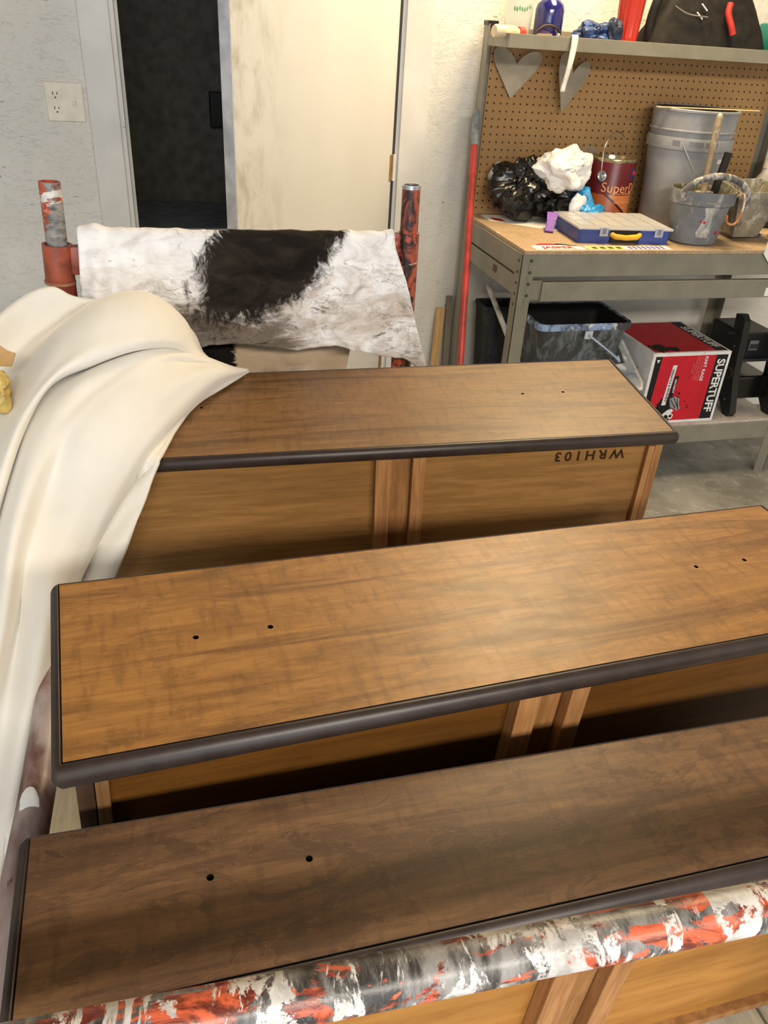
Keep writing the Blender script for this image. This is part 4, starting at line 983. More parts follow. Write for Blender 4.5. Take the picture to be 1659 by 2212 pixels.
# roller tray propped behind the pail
t = thing('roller_tray', 'crusted metal paint tray tilted behind the grey pail', 'tray', (2.040, 2.585, ZB))
t.rotation_euler = (radians(6), radians(-3), radians(-8))
m_tr = m_splat('crusted_tray', (146, 140, 124), (190, 186, 170), (70, 64, 52), 0.5, 0.58, 14, 0.55, 0, 4)
bm = bm_new(); 
o_ = [(-0.085, -0.075), (0.080, -0.075), (0.080, 0.095), (-0.085, 0.095)]; i_ = [(-0.055, -0.045), (0.045, -0.045), (0.045, 0.07), (-0.055, 0.07)]
zt, zi = 0.185, 0.075
a = [bm.verts.new((x, y, zt)) for x, y in o_]; b = [bm.verts.new((x * 0.96, y * 0.96, zt)) for x, y in o_]; c_ = [bm.verts.new((x, y, zi)) for x, y in i_]; d_ = [bm.verts.new((x * 0.9, y * 0.9, 0.02)) for x, y in i_]; e_ = [bm.verts.new((x, y, zt - 0.02)) for x, y in o_]
for k in range(4):
    k2 = (k + 1) % 4
    bm.faces.new((a[k], a[k2], b[k2], b[k])); bm.faces.new((b[k], b[k2], c_[k2], c_[k])); bm.faces.new((a[k], e_[k], e_[k2], a[k2])); bm.faces.new((e_[k], d_[k], d_[k2], e_[k2]))
bm.faces.new(c_); bm.faces.new(d_[::-1])
obj('pan', bm, m_tr, t)
for k in range(7):
    bm = bm_new(); box(bm, -0.048 + k * 0.013, -0.043 + k * 0.013, -0.04, 0.055, zi, zi + 0.006, 0.002); obj('rib', bm, M['black'] if k % 2 else m_tr, t)
bm = bm_new(); tube(bm, [(0.095, -0.07, 0.165), (0.088, -0.074, 0.10), (0.062, -0.072, 0.03)], 0.0042, 8); obj('wire_leg', bm, m_tr, t, True)

# crumpled bags and gloves
m_bag = plain('black_polythene', (14, 14, 15), 0.26, 0.55, 0, 0.3)
m_wbag = NT('white_polythene'); v = m_wbag.co(); m_wbag = m_wbag.done(m_wbag.mix(m_wbag.ramp(m_wbag.noise(v, 12, 4), 0.3, 0.7), (226, 226, 228), (240, 240, 242)), 0.35, 0.4)
o = obj('plastic_bag', crumple(3, (0.104, 0.072, 0.086), 0.6, 2.4, 5, 0.9), m_bag, None, True, 32); o.location = (1.306, 2.885, ZB + 0.0008); o.rotation_euler = (0, 0, 0.15)
tag(o, 'crumpled black plastic bag heaped at the left of the worktop', 'bag')
o = obj('plastic_bag', crumple(8, (0.084, 0.070, 0.068), 0.5, 1.8, 5, 0.7), m_bag, None, True, 32); o.location = (1.440, 2.880, ZB + 0.0008)
tag(o, 'crumpled black plastic bag lying under the white bag', 'bag')
o = obj('plastic_bag', crumple(5, (0.082, 0.066, 0.064), 0.60, 2.3, 5, 0.6, False), m_wbag, None, True, 32); o.location = (1.428, 2.845, ZB + 0.105); o.rotation_euler = (0.15, -0.12, 0.2)
tag(o, 'crumpled white plastic bag with green print on the black bags', 'bag')
gp = plain('green_print', (86, 132, 104), 0.5)
from mathutils.bvhtree import BVHTree
wbag = o
tree = BVHTree.FromPolygons([v.co[:] for v in wbag.data.vertices], [p.vertices[:] for p in wbag.data.polygons])
zs_ = [v.co.z for v in wbag.data.vertices]; zm = (min(zs_) + max(zs_)) / 2
for (px, pz, body, rot_) in ((-0.030, 0.030, 'THANK YOU', 0.12), (0.034, 0.036, 'RECYCLE', 0.35)):
    tx = text('green_print', body, 0.0095, gp, wbag, Matrix.Identity(4), 0.0002)
    for v_ in tx.data.vertices:
        x_ = v_.co.x * cos(rot_) - v_.co.y * sin(rot_) + px; z_ = v_.co.x * sin(rot_) + v_.co.y * cos(rot_) + zm + pz
        hit = tree.ray_cast(Vector((x_, -0.5, z_)), Vector((0, 1, 0)))[0]
        v_.co = Vector((x_, (hit.y if hit else -0.03) - 0.0007 - v_.co.z, z_))
o = obj('plastic_scrap', crumple(12, (0.034, 0.018, 0.052), 0.3, 2.0, 4, 0.9), m_wbag, None, True, 32); o.location = (1.475, 2.795, ZB + 0.0008); o.rotation_euler = (0, 0, 0.4)
tag(o, 'white plastic scrap hanging in front of the black bag', 'scrap')
o = obj('plastic_scrap', crumple(21, (0.05, 0.03, 0.035), 0.3, 2.0, 4, 0.8), m_clear('cloudy_film', (206, 208, 214), 0.7, 0.3), None, True, 32); o.location = (1.225, 2.945, ZB + 0.118)
tag(o, 'cloudy plastic scrap behind the black bag by the pegboard', 'scrap')
o = obj('plastic_scrap', crumple(24, (0.045, 0.02, 0.018), 0.3, 2.0, 4, 0.8), m_clear('pale_blue_film', (196, 206, 216), 0.8, 0.3), None, True, 32); o.location = (1.395, 2.765, ZB + 0.0008); o.rotation_euler = (0, 0, 0.5)
tag(o, 'pale film scrap poking from the front of the black bag', 'scrap')
o = obj('glove', crumple(31, (0.05, 0.038, 0.034), 0.5, 1.9, 5, 0.8), plain('blue_nitrile', (42, 142, 202), 0.35, 0.45, 0, 0.15, 30), None, True, 34); o.location = (1.532, 2.792, ZB + 0.0008)
bmx = None
tag(o, 'crumpled bright blue nitrile glove before the paint can', 'glove')
o = obj('glove', crumple(37, (0.028, 0.026, 0.058), 0.45, 1.9, 4, 0.8), plain('blue_nitrile_b', (52, 152, 212), 0.35, 0.45, 0, 0.15, 30), None, True, 34); o.location = (1.518, 2.835, ZB + 0.0008)
tag(o, 'blue nitrile glove standing up between bag and paint can', 'glove')
o = obj('film_bag', crumple(41, (0.080, 0.012, 0.125), 0.3, 1.6, 5, 0.35), m_clear('thin_clear_film', (200, 192, 180), 0.16, 0.12), None, True, 30); o.location = (1.570, 2.968, ZB + 0.0008)
tag(o, 'clear film bag slumped behind the paint can', 'bag')

# right end of the worktop
t = thing('tape_roll', 'blue masking tape roll on a grey disc by the pail', 'tape', (2.115, 2.650, ZB))
bm = bm_new(); lathe(bm, [(0, 0), (0.052, 0), (0.054, 0.003), (0.053, 0.007), (0, 0.007)], 40); obj('disc', bm, plain('grey_disc', (92, 92, 90), 0.6), t, True)
bm = bm_new(); prism(bm, [(0.046 * cos(2 * pi * k / 6 + 0.3), 0.046 * sin(2 * pi * k / 6 + 0.3)) for k in range(6)], 0.0072, 0.032); obj('tape', bm, plain('blue_tape', (38, 70, 160), 0.45, 0.4, 0, 0.1), t)
bm = bm_new(); lathe(bm, [(0, 0.0322), (0.028, 0.0322), (0.030, 0.036), (0.026, 0.044), (0, 0.046)], 32); obj('cap', bm, plain('grey_lid', (128, 124, 116), 0.6), t, True)
t = thing('tool_grip', 'black ribbed tool handle at the front right of the worktop', 'tool', (2.165, 2.50, ZB + 0.020), radians(38))
bm = bm_new(); tube(bm, [(-0.075 + i * 0.0075, 0, 0.002) for i in range(24)], [0.012] + [0.0185 + 0.0014 * (i % 2) for i in range(22)] + [0.014], 18); obj('grip', bm, M['black'], t, True)
for k in range(6):
    bm = bm_new(); bmesh.ops.create_uvsphere(bm, u_segments=8, v_segments=6, radius=0.0028); bmesh.ops.translate(bm, vec=(-0.05 + k * 0.018, -0.0135, 0.0165), verts=bm.verts[:]); obj('stud', bm, M['steel'], t, True)
t = thing('price_tag', 'white paper tag hanging over the front worktop edge', 'tag', (2.045, 2.4135, 0.902))
bm = bm_new(); prism(bm, [(-0.020, 0.045), (0.028, 0.055), (0.055, 0.02), (0.055, -0.035), (0.012, -0.045), (-0.022, -0.01)], 0, 0.0008, frame((0, 0, 0), (1, 0, 0), (0, 0, 1))); obj('card', bm, paper, t)
bm = bm_new(); lathe(bm, [(0.003, 0), (0.006, 0), (0.006, 0.001), (0.003, 0.001)], 16, close=True); bmesh.ops.transform(bm, matrix=frame((0.03, -0.0012, 0.035), (1, 0, 0), (0, 0, 1)), verts=bm.verts[:]); obj('eyelet', bm, M['brass'], t)
o = obj('cloth_roll', crumple(55, (0.075, 0.055, 0.06), 0.25, 2.2, 5, 0.6), plain('navy_cloth', (38, 48, 66), 0.85, 0.2, 0, 0.25, 30), None, True, 30); o.location = (2.245, 2.80, ZB + 0.032)
tag(o, 'rolled navy cloth at the far right of the worktop', 'cloth')
o = obj('cardboard_piece', crumple(58, (0.08, 0.05, 0.016), 0.2, 2, 4, 0.5), plain('brown_cardboard', (164, 120, 84), 0.7), None, True, 30); o.location = (2.235, 2.795, ZB + 0.135)
tag(o, 'brown cardboard scrap on top of the navy cloth', 'cardboard')
bm = bm_new(); box(bm, -0.11, 0.10, -0.03, 0.03, 0, 0.028, 0.006); o = obj('tool_case', bm, M['black']); o.location = (2.215, 2.79, ZB); tag(o, 'flat black tool case under the navy cloth', 'case')
bm = bm_new(); lathe(bm, [(0, 0), (0.026, 0), (0.027, 0.003), (0.027, 0.062), (0.024, 0.066), (0, 0.066)], 32); o = obj('jar', bm, plain('blue_jar', (30, 52, 120), 0.3, 0.5), None, True); o.location = (2.075, 2.775, ZB); tag(o, 'small dark blue jar behind the grey pail', 'jar')
o = obj('rag', crumple(61, (0.026, 0.018, 0.055), 0.4, 2.2, 4, 0.8), plain('pale_blue_rag', (188, 200, 220), 0.8, 0.2), None, True, 34); o.location = (2.085, 2.725, ZB + 0.0007); tag(o, 'small pale blue rag standing right of the grey pail', 'rag')
bm = bm_new(); prism(bm, [(-0.07, -0.03), (0.09, -0.045), (0.10, 0.03), (-0.05, 0.04)], 0, 0.0015); o = obj('paper_scrap', bm, plain('tan_paper', (196, 168, 136), 0.8)); o.location = (2.20, 2.695, ZB); o.rotation_euler = (0, 0, -0.2); tag(o, 'tan paper scrap before the black tool case', 'paper')
t = thing('spray_bottle', 'white capped bottle at the right edge behind the navy cloth', 'bottle', (2.315, 2.885, ZB))
bm = bm_new(); lathe(bm, [(0, 0), (0.038, 0), (0.040, 0.004), (0.040, 0.13), (0.034, 0.16), (0.016, 0.185), (0.015, 0.20), (0, 0.20)], 32); obj('body', bm, plain('cloudy_white_plastic', (206, 200, 190), 0.4), t, True)
bm = bm_new(); lathe(bm, [(0, 0.2003), (0.018, 0.2003), (0.018, 0.23), (0.015, 0.234), (0, 0.234)], 24); obj('cap', bm, plain('ivory_cap', (214, 206, 190), 0.4), t, True)
bm = bm_new(); tube(bm, [(2.262, 2.70, ZB + 0.06), (2.235, 2.745, ZB + 0.178)], 0.010, 12); o = obj('wooden_handle', bm, m_splat('worn_handle', (120, 96, 76), (150, 140, 126), (80, 62, 50)), None, True); tag(o, 'worn round wooden handle leaning on the navy cloth', 'handle')

# ------------------------------------------------------------------ upper shelf
ZS = 1.4825
t = thing('small_bottle', 'clear little bottle with red cap lying on the upper shelf', 'bottle', (1.178, 2.818, ZS + 0.0197), radians(12))
bm = bm_new(); tube(bm, [(-0.105, 0, 0), (-0.10, 0, 0), (-0.03, 0, 0), (-0.018, 0, 0), (-0.010, 0, 0)], [0.017, 0.0195, 0.0195, 0.014, 0.011], 20); obj('body', bm, plain('cloudy_cream_bottle', (226, 208, 176), 0.3, 0.5), t, True)
bm = bm_new(); tube(bm, [(-0.0095, 0, 0), (0.010, 0, 0), (0.0115, 0, 0)], [0.0165, 0.0165, 0.0150], 24); obj('cap', bm, plain('red_cap', (206, 62, 54), 0.4), t, True)
t = thing('plastic_tub', 'clear plastic tub with green leafy print on the upper shelf', 'tub', (1.197, 2.905, ZS))
bm = bm_new(); lathe(bm, [(0, 0), (0.040, 0), (0.043, 0.004), (0.050, 0.15), (0.052, 0.152), (0.049, 0.152), (0.042, 0.006), (0, 0.004)], 40); tb = obj('body', bm, m_clear('clear_tub', (226, 232, 226), 0.45, 0.15), t, True)
rnd = random.Random(4)
gpr = plain('green_leaf_print', (96, 160, 96), 0.5)
for k in range(8):
    a = -0.7 + k * 0.18; bm = bm_new(); zc = 0.088 + rnd.uniform(-0.006, 0.006); hw = 0.07; r = 0.0465 + 0.0007
    pts = [(a - hw, zc), (a - hw * 0.3, zc + 0.009), (a + hw * 0.5, zc + 0.007), (a + hw, zc), (a + hw * 0.4, zc - 0.006), (a - hw * 0.4, zc - 0.004)]
    bm.faces.new([bm.verts.new((r * sin(x), -r * cos(x), z)) for x, z in pts]); obj('leaf_print', bm, gpr, tb)
t = thing('blue_bottle', 'cobalt blue glass bottle standing on the upper shelf', 'bottle', (1.288, 2.86, ZS))
m_cob = NT('cobalt_glass'); m_cob.b.inputs['Coat Weight'].default_value = 0.6; m_cob.b.inputs['Coat Roughness'].default_value = 0.08
m_cob = m_cob.done((34, 32, 104), 0.18, 0.6)
bm = bm_new(); lathe(bm, [(0, 0), (0.044, 0), (0.047, 0.004), (0.0475, 0.088), (0.044, 0.104), (0.030, 0.118), (0.018, 0.126), (0.016, 0.15), (0.018, 0.152), (0.018, 0.158), (0, 0.158)], 48); obj('body', bm, m_cob, t, True)
t = thing('strap_loop', 'dark brown strap looped on the shelf before the blue bottle', 'strap', (1.255, 2.80, ZS))
bm = bm_new(); tube(bm, catmull([(-0.045, -0.015, 0.004), (-0.035, -0.014, 0.028), (-0.005, -0.012, 0.045), (0.03, -0.012, 0.040), (0.05, -0.006, 0.024), (0.035, 0.0, 0.012), (0.058, -0.004, 0.004)], 30), 0.0042, 8); obj('band', bm, plain('dark_brown_strap', (44, 32, 26), 0.5), t, True)
bm = bm_new(); bmesh.ops.create_uvsphere(bm, u_segments=12, v_segments=8, radius=0.008); bmesh.ops.translate(bm, vec=(0.040, -0.014, 0.018), verts=bm.verts[:]); obj('buckle', bm, M['steel'], t, True)
bm = bm_new(); prism(bm, [(-0.022, 0), (0.030, 0), (0.022, 0.022), (-0.022, 0.020)], 0, 0.035, frame((0, 0, 0), (1, 0, 0), (0, 0, 1))); o = obj('wood_block', bm, m_pine('pale_block', (206, 176, 140), (226, 200, 166), (3, 30, 30), 0.6, 4)); o.location = (1.258, 2.870 - 0.035, ZS); tag(o, 'small pale wooden block behind the strap on the upper shelf', 'block')
o = obj('glove', crumple(71, (0.054, 0.040, 0.030), 0.6, 2.2, 5, 0.9), plain('navy_glove', (40, 70, 122), 0.45, 0.45, 0, 0.4, 24), None, True, 32); o.location = (1.458, 2.855, ZS + 0.0006); tag(o, 'crumpled dark blue glove on the upper shelf', 'glove')
o = obj('glove', crumple(75, (0.024, 0.022, 0.034), 0.5, 2.0, 4, 0.9), plain('navy_glove_b', (30, 44, 74), 0.45, 0.45, 0, 0.4, 24), None, True, 32); o.location = (1.512, 2.825, ZS + 0.0006); tag(o, 'small bunched navy glove beside the red tumbler', 'glove')
t = thing('tumbler', 'fluted translucent red tumbler standing on the upper shelf', 'cup', (1.576, 2.85, ZS))
bm = bm_new(); rows_ = []
for r, z in ((0.030, 0), (0.034, 0.002), (0.046, 0.19), (0.048, 0.195), (0.045, 0.195), (0.032, 0.006)):
    rows_.append([((r + 0.0016 * cos(12 * 2 * pi * k / 96)) * cos(2 * pi * k / 96), (r + 0.0016 * cos(12 * 2 * pi * k / 96)) * sin(2 * pi * k / 96), z) for k in range(97)])
grid(bm, rows_); bmesh.ops.remove_doubles(bm, verts=bm.verts[:], dist=1e-5); obj('body', bm, m_clear('red_acrylic', (206, 64, 48), 0.78, 0.12), t, True)
# black tool bag
t = thing('tool_bag', 'black fabric tool bag with red trim on the upper shelf', 'bag', (1.880, 2.872, ZS))
m_tb = plain('black_canvas', (30, 27, 26), 0.75, 0.25, 0, 0.25, 40)
bm = bm_new(); P = []
for i in range(13):
    k = i / 12; z = 0.20 * k
    hw = 0.245 - 0.115 * k ** 1.3; hd = 0.086 - 0.050 * k
    P.append([((hw + 0.008 * mn.noise(Vector((cos(a) * 3, sin(a) * 3, z * 20)))) * (abs(cos(a)) ** 0.5) * (1 if cos(a) > 0 else -1), (hd + 0.006 * mn.noise(Vector((cos(a) * 4, sin(a) * 4, z * 24 + 3)))) * (abs(sin(a)) ** 0.6) * (1 if sin(a) > 0 else -1), z) for a in [2 * pi * q / 64 for q in range(65)]])
grid(bm, P); bmesh.ops.remove_doubles(bm, verts=bm.verts[:], dist=1e-5)
bm.faces.new([v for v in bm.verts if abs(v.co.z) < 1e-6][:0] or sorted([v for v in bm.verts if v.co.z < 1e-6], key=lambda v: math.atan2(v.co.y, v.co.x)))
bm.faces.new(sorted([v for v in bm.verts if v.co.z > 0.1999], key=lambda v: math.atan2(v.co.y, v.co.x)))
obj('body', bm, m_tb, t, True)
rt = plain('red_strap', (176, 44, 36), 0.6)
bm = bm_new(); tube(bm, catmull([(0.035, -0.074, 0.145), (0.030, -0.082, 0.115), (0.045, -0.094, 0.078), (0.055, -0.098, 0.055)], 16), [0.011] * 16, 10); obj('pull_strap', bm, rt, t, True)
for (x, z) in ((-0.07, 0.10), (-0.055, 0.125)):
    bm = bm_new(); tube(bm, [(x - 0.012, -0.092 + z * 0.22, z + 0.012), (x + 0.012, -0.090 + z * 0.2, z - 0.006)], 0.0025, 8); obj('white_stitch', bm, M['white'], t, True)
bm = bm_new(); tube(bm, catmull([(-0.165, -0.062, 0.125), (-0.12, -0.081, 0.105), (-0.05, -0.088, 0.10)], 14), 0.0022, 8); obj('piping', bm, plain('grey_piping', (110, 104, 100), 0.6), t, True)
bm = bm_new(); tube(bm, catmull([(-0.215, -0.03, 0.012), (-0.228, -0.03, 0.06), (-0.215, -0.03, 0.14), (-0.18, -0.02, 0.19)], 20), 0.016, 10); obj('carry_handle', bm, m_tb, t, True)
t = thing('teal_case', 'teal plastic case at the right end of the upper shelf', 'case', (2.19, 2.86, ZS))
bm = bm_new(); box(bm, -0.055, 0.10, -0.06, 0.06, 0, 0.10, 0.012); obj('body', bm, plain('teal_plastic', (28, 120, 112), 0.4), t, True)
bm = bm_new(); tube(bm, [(-0.03, -0.062, 0.05), (-0.01, -0.066, 0.062), (0.02, -0.066, 0.062), (0.04, -0.062, 0.05)], 0.006, 8); obj('handle', bm, M['black'], t, True)
# cloth strip hanging over the lip
bm = bm_new(); P = []
for (x, y, z) in catmull([(1.36, 2.86, ZS + 0.002), (1.352, 2.80, ZS + 0.006), (1.342, 2.765, 1.503), (1.338, 2.748, 1.502), (1.336, 2.743, 1.47), (1.331, 2.741, 1.42), (1.322, 2.743, 1.36), (1.321, 2.744, 1.343)], 40):
    h_ = 0.0115 - 0.0035 * sstep(1.5, 1.36, z)
    P.append([(x - h_, y, z), (x - h_ * 0.3, y - 0.0022, z), (x + h_ * 0.4, y - 0.001, z), (x + h_, y, z)])
grid(bm, P); o = obj('cloth_strip', bm, M['strip'], None, True); md = o.modifiers.new('thickness', 'SOLIDIFY'); md.thickness = 0.002; md.offset = 0
tag(o, 'white cloth strip hanging over the front of the upper shelf', 'strip')
# two heart cut-outs hung on the pegboard
def heart(name, label, loc, rot, sx, sz, mat):
    half = [(0.0, -0.086), (0.016, -0.060), (0.040, -0.022), (0.066, 0.018), (0.078, 0.044), (0.082, 0.066), (0.076, 0.080), (0.064, 0.087), (0.044, 0.084), (0.024, 0.070), (0.010, 0.054), (0.0, 0.036)]
    crv = catmull([(x, z, 0) for x, z in half], 36)
    poly = [(p.x * sx, p.y * sz) for p in crv] + [(-p.x * sx, p.y * sz) for p in crv[-2:0:-1]]
    bm = bm_new(); prism(bm, poly, -0.0012, 0.0012, frame((0, 0, 0), (1, 0, 0), (0, 0, 1)))
    o = obj(name, bm, mat); o.location = loc; o.rotation_euler = rot
    return tag(o, label, 'heart')
heart('heart_cutout', 'flat dull metal heart, nearest the left post, hanging under the upper shelf', (1.238, 2.972, 1.376), (0, radians(4), 0), 1.12, 0.90, M['heart'])
heart('heart_cutout', 'smeared metal heart hanging partly behind the white cloth strip', (1.438, 2.940, 1.352), (radians(-3), radians(14), radians(14)), 0.88, 1.05, m_splat('smeared_metal_heart', (166, 156, 138), (146, 136, 122), (176, 170, 116), 0.55, 0.66, 7))

# ------------------------------------------------------------------ lower shelf
ZL = 0.2402
t = thing('roller_bucket', 'square black bucket crusted with blue grey paint under the bench', 'bucket', (1.462, 2.662, ZL))
m_rb = m_splat('crusted_black_bucket', (66, 68, 68), (110, 116, 120), (150, 166, 182), 0.48, 0.66, 11, 0.55, 0, 6)
def rrect(hx, hy, r, z, n=6):
    out = []
    for cx_, cy_, a0 in ((hx - r, hy - r, 0), (-hx + r, hy - r, pi / 2), (-hx + r, -hy + r, pi), (hx - r, -hy + r, 3 * pi / 2)):
        for k in range(n + 1):
            a = a0 + pi / 2 * k / n; out.append((cx_ + r * cos(a), cy_ + r * sin(a), z))
    return out
def ring_solid(rings, bottom=True):
    bm = bm_new(); Rr = [[bm.verts.new(p) for p in r] for r in rings]; n = len(Rr[0])
    if bottom: bm.faces.new(Rr[0][::-1])
    for A_, B_ in zip(Rr, Rr[1:]):
        for k in range(n): bm.faces.new((A_[k], A_[(k + 1) % n], B_[(k + 1) % n], B_[k]))
    return bm, Rr
bm, Rr = ring_solid([rrect(0.135, 0.092, 0.03, 0), rrect(0.145, 0.10, 0.03, 0.10), rrect(0.178, 0.124, 0.03, 0.355)]); rb = obj('body', bm, m_rb, t, True)
bm, Rr = ring_solid([rrect(0.178, 0.124, 0.03, 0.350), rrect(0.189, 0.134, 0.032, 0.352), rrect(0.190, 0.135, 0.032, 0.372), rrect(0.187, 0.132, 0.030, 0.377), rrect(0.176, 0.122, 0.028, 0.374)], False)
obj('rim', bm, m_splat('splashed_rim', (70, 72, 74), (150, 176, 214), (226, 226, 224), 0.46, 0.58, 9, 0.5, 0, 3), t, True)
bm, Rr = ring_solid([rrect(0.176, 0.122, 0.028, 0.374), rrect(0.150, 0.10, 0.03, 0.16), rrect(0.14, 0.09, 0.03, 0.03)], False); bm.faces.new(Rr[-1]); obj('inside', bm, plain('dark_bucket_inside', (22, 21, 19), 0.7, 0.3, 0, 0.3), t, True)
bm = bm_new(); box(bm, -0.008, 0.022, -0.142, -0.1335, 0.322, 0.352, 0.002); lug = obj('handle_lug', bm, plain('pale_lug', (206, 210, 216), 0.5), t)
bm = bm_new(); tube(bm, catmull([(0.005, -0.145, 0.338), (0.05, -0.16, 0.308), (0.115, -0.175, 0.262), (0.128, -0.185, 0.248), (0.122, -0.176, 0.268)], 24), 0.0042, 8); obj('bail', bm, plain('painted_wire', (176, 194, 214), 0.4, 0.5, 0.2), t, True)
bm = bm_new(); prism(bm, [(-0.066, 0.10), (0.02, 0.085), (0.10, 0.10), (0.135, 0.165), (0.06, 0.152), (0.0, 0.178), (-0.06, 0.176), (-0.073, 0.150)], -0.002, 0.0012, frame((0.0, -0.1005, 0.0), (1, 0, 0), (0, -0.094, 1))); obj('blue_paint_patch', bm, plain('chalky_blue_paint', (120, 150, 176), 0.6, 0.3, 0, 0.15), rb)
# splashed tray leaning at the right of the bucket
t = thing('hand_tray', 'white and blue splashed tray leaning between bucket and red carton', 'tray', (1.655, 2.53, ZL))
e1 = Vector((0.010, -0.18, -0.105)); F_ = frame((0.012, 0.092, 0.272), e1, Vector((1, 0.02, 0.08)))
ol = [(0.0, -0.018), (0.105, -0.020), (0.112, -0.165), (0.225, -0.165), (0.236, -0.06), (0.228, -0.005), (0.205, 0.006), (0.0, 0.004)]
bm = bm_new(); prism(bm, ol, -0.004, 0.004, F_); obj('plate', bm, m_splat('splashed_tray', (200, 204, 204), (52, 80, 126), (232, 232, 228), 0.56, 0.56, 7), t)
bm = bm_new(); tube(bm, [F_ @ Vector((x, y, 0.003)) for x, y in ol[3:]], 0.0075, 10); obj('rim', bm, m_splat('splashed_rim_b', (226, 224, 216), (150, 160, 170), (60, 60, 58), 0.6, 0.68, 20), t, True)
bm = bm_new(); tube(bm, [(1.212, 2.91, 0.652), (1.318, 2.47, ZL + 0.008)], 0.0105, 12)
o = obj('roller_pole', bm, m_splat('white_splashed_pole', (206, 202, 192), (230, 228, 222), (110, 106, 98), 0.5, 0.64, 14), None, True); tag(o, 'white splashed roller pole slanting beside the bench leg', 'pole')
t = thing('dark_bin', 'dark paint splashed bin in the left rear corner under the bench', 'bin', (1.262, 2.90, ZL))
bm, Rr = ring_solid([rrect(0.055, 0.045, 0.015, 0), rrect(0.075, 0.058, 0.015, 0.33), rrect(0.079, 0.062, 0.016, 0.332), rrect(0.079, 0.062, 0.016, 0.345), rrect(0.071, 0.054, 0.014, 0.345), rrect(0.052, 0.042, 0.012, 0.02)]); bm.faces.new(Rr[-1]); obj('body', bm, m_splat('dark_bin_plastic', (40, 42, 44), (74, 78, 80), (150, 150, 146), 0.56, 0.7, 10), t, True)

# printed carton of rags
t = thing('carton', 'red, black and white carton printed SUPERTUFF on the lower shelf', 'box', (1.870, 2.615, ZL))
bx, by, bz = 0.166, 0.175, 0.287
bm = bm_new(); box(bm, -bx, bx, -by, by, 0, bz, 0.002); cb = obj('body', bm, M['box_white'], t)
FR = frame((0, -by, bz / 2), (1, 0, 0), (0, 0, 1))          # front face: x right, y up, z out
TP = frame((0, 0, bz), (1, 0, 0), (0, 1, 0))                # top face
def print_poly(name, pts, mat, F, z): 
    bm = bm_new(); prism(bm, pts, z - 0.0002, z, F); return obj(name, bm, mat, cb)
e = 0.012
def rc_(x0, x1, y0, y1): return [(x0, y0), (x1, y0), (x1, y1), (x0, y1)]
hb = bz / 2 - e
print_poly('red_panel', rc_(-bx + e, bx - e, -hb, hb), M['red'], FR, 0.0004)
print_poly('black_band', [(-bx + e, -hb), (-bx + e + 0.020, -hb), (-bx + e + 0.027, hb), (-bx + e, hb)], M['black_print'], FR, 0.0008)
print_poly('black_band', [(bx - e - 0.050, -hb), (bx - e, -hb), (bx - e, hb), (bx - e - 0.050, hb)], M['black_print'], FR, 0.0008)
print_poly('white_logo', [(-bx + e + 0.006, hb - 0.012), (-bx + e + 0.020, hb - 0.012), (-bx + e + 0.013, hb - 0.026)], M['box_white'], FR, 0.0012)
def vtext(name, body, size, x, y, mat, z=0.0012, bold=0.0, sx=1.0, sp=1.0):
    return text(name, body, size, mat, cb, FR @ Matrix.Translation((x, y, z)) @ Matrix.Rotation(-pi / 2, 4, 'Z'), 0.0001, sx, sp, bold)
vtext('title', 'SUPERTUFF', 0.047, bx - e - 0.026, 0.006, M['box_white'], 0.0012, 0.0013, 0.92)
vtext('subtitle', 'KNIT RAGS', 0.018, 0.062, 0.078, M['box_white'], 0.0012, 0.0006, 1.0, 1.1)
for k, (xx, body) in enumerate(((0.047, 'FOR ALL PURPOSE CLEANING'), (0.036, 'STAINING AND POLISHING'), (0.025, 'WASHED SOFT COTTON'), (0.014, 'RECYCLED'))):
    vtext('fine_print', body, 0.0085, xx, 0.086 - 0.002 * k, plain('pale_red_print', (232, 130, 130), 0.5), 0.0012)
print_poly('white_panel', [(-0.082, -0.066), (-0.064, -0.066), (-0.055, 0.096), (-0.073, 0.096)], M['box_white'], FR, 0.0010)
vtext('panel_text', 'VERSATILE & REUSABLE', 0.0128, -0.0685, 0.015, M['black_print'], 0.0014, 0.0003)
# splashes and the wrung rag drawing
def blob(cx_, cy_, r, n, seed_, sy=1.0):
    rn = random.Random(seed_); return [(cx_ + r * (1 + rn.uniform(-0.4, 0.4)) * cos(2 * pi * k / n), cy_ + sy * r * (1 + rn.uniform(-0.4, 0.4)) * sin(2 * pi * k / n)) for k in range(n)]
print_poly('black_panel', [(-0.060, -0.030), (-0.042, -0.032), (-0.036, 0.052), (-0.054, 0.052)], M['black_print'], FR, 0.0012)
vtext('panel_text', 'ABSORBENT', 0.0105, -0.046, 0.012, M['box_white'], 0.0016, 0.0002)
print_poly('splash', blob(-0.070, -0.076, 0.034, 26, 3), M['black_print'], FR, 0.0008)
print_poly('splash', blob(-0.040, -0.050, 0.026, 22, 5), M['black_print'], FR, 0.0009)
rn = random.Random(11)
for k in range(14):
    a = rn.uniform(-0.3, 3.2); d = rn.uniform(0.038, 0.066); print_poly('drop', blob(-0.030 + d * cos(a), -0.070 + d * sin(a), rn.uniform(0.0018, 0.0036), 8, k), M['black_print'], FR, 0.0008)
print_poly('rag_drawing', [(-0.052, -0.040), (-0.030, -0.030), (-0.010, -0.040), (-0.004, -0.066), (0.006, -0.082), (-0.010, -0.092), (-0.022, -0.082), (-0.040, -0.076), (-0.046, -0.060)], M['grey_print'], FR, 0.0014)
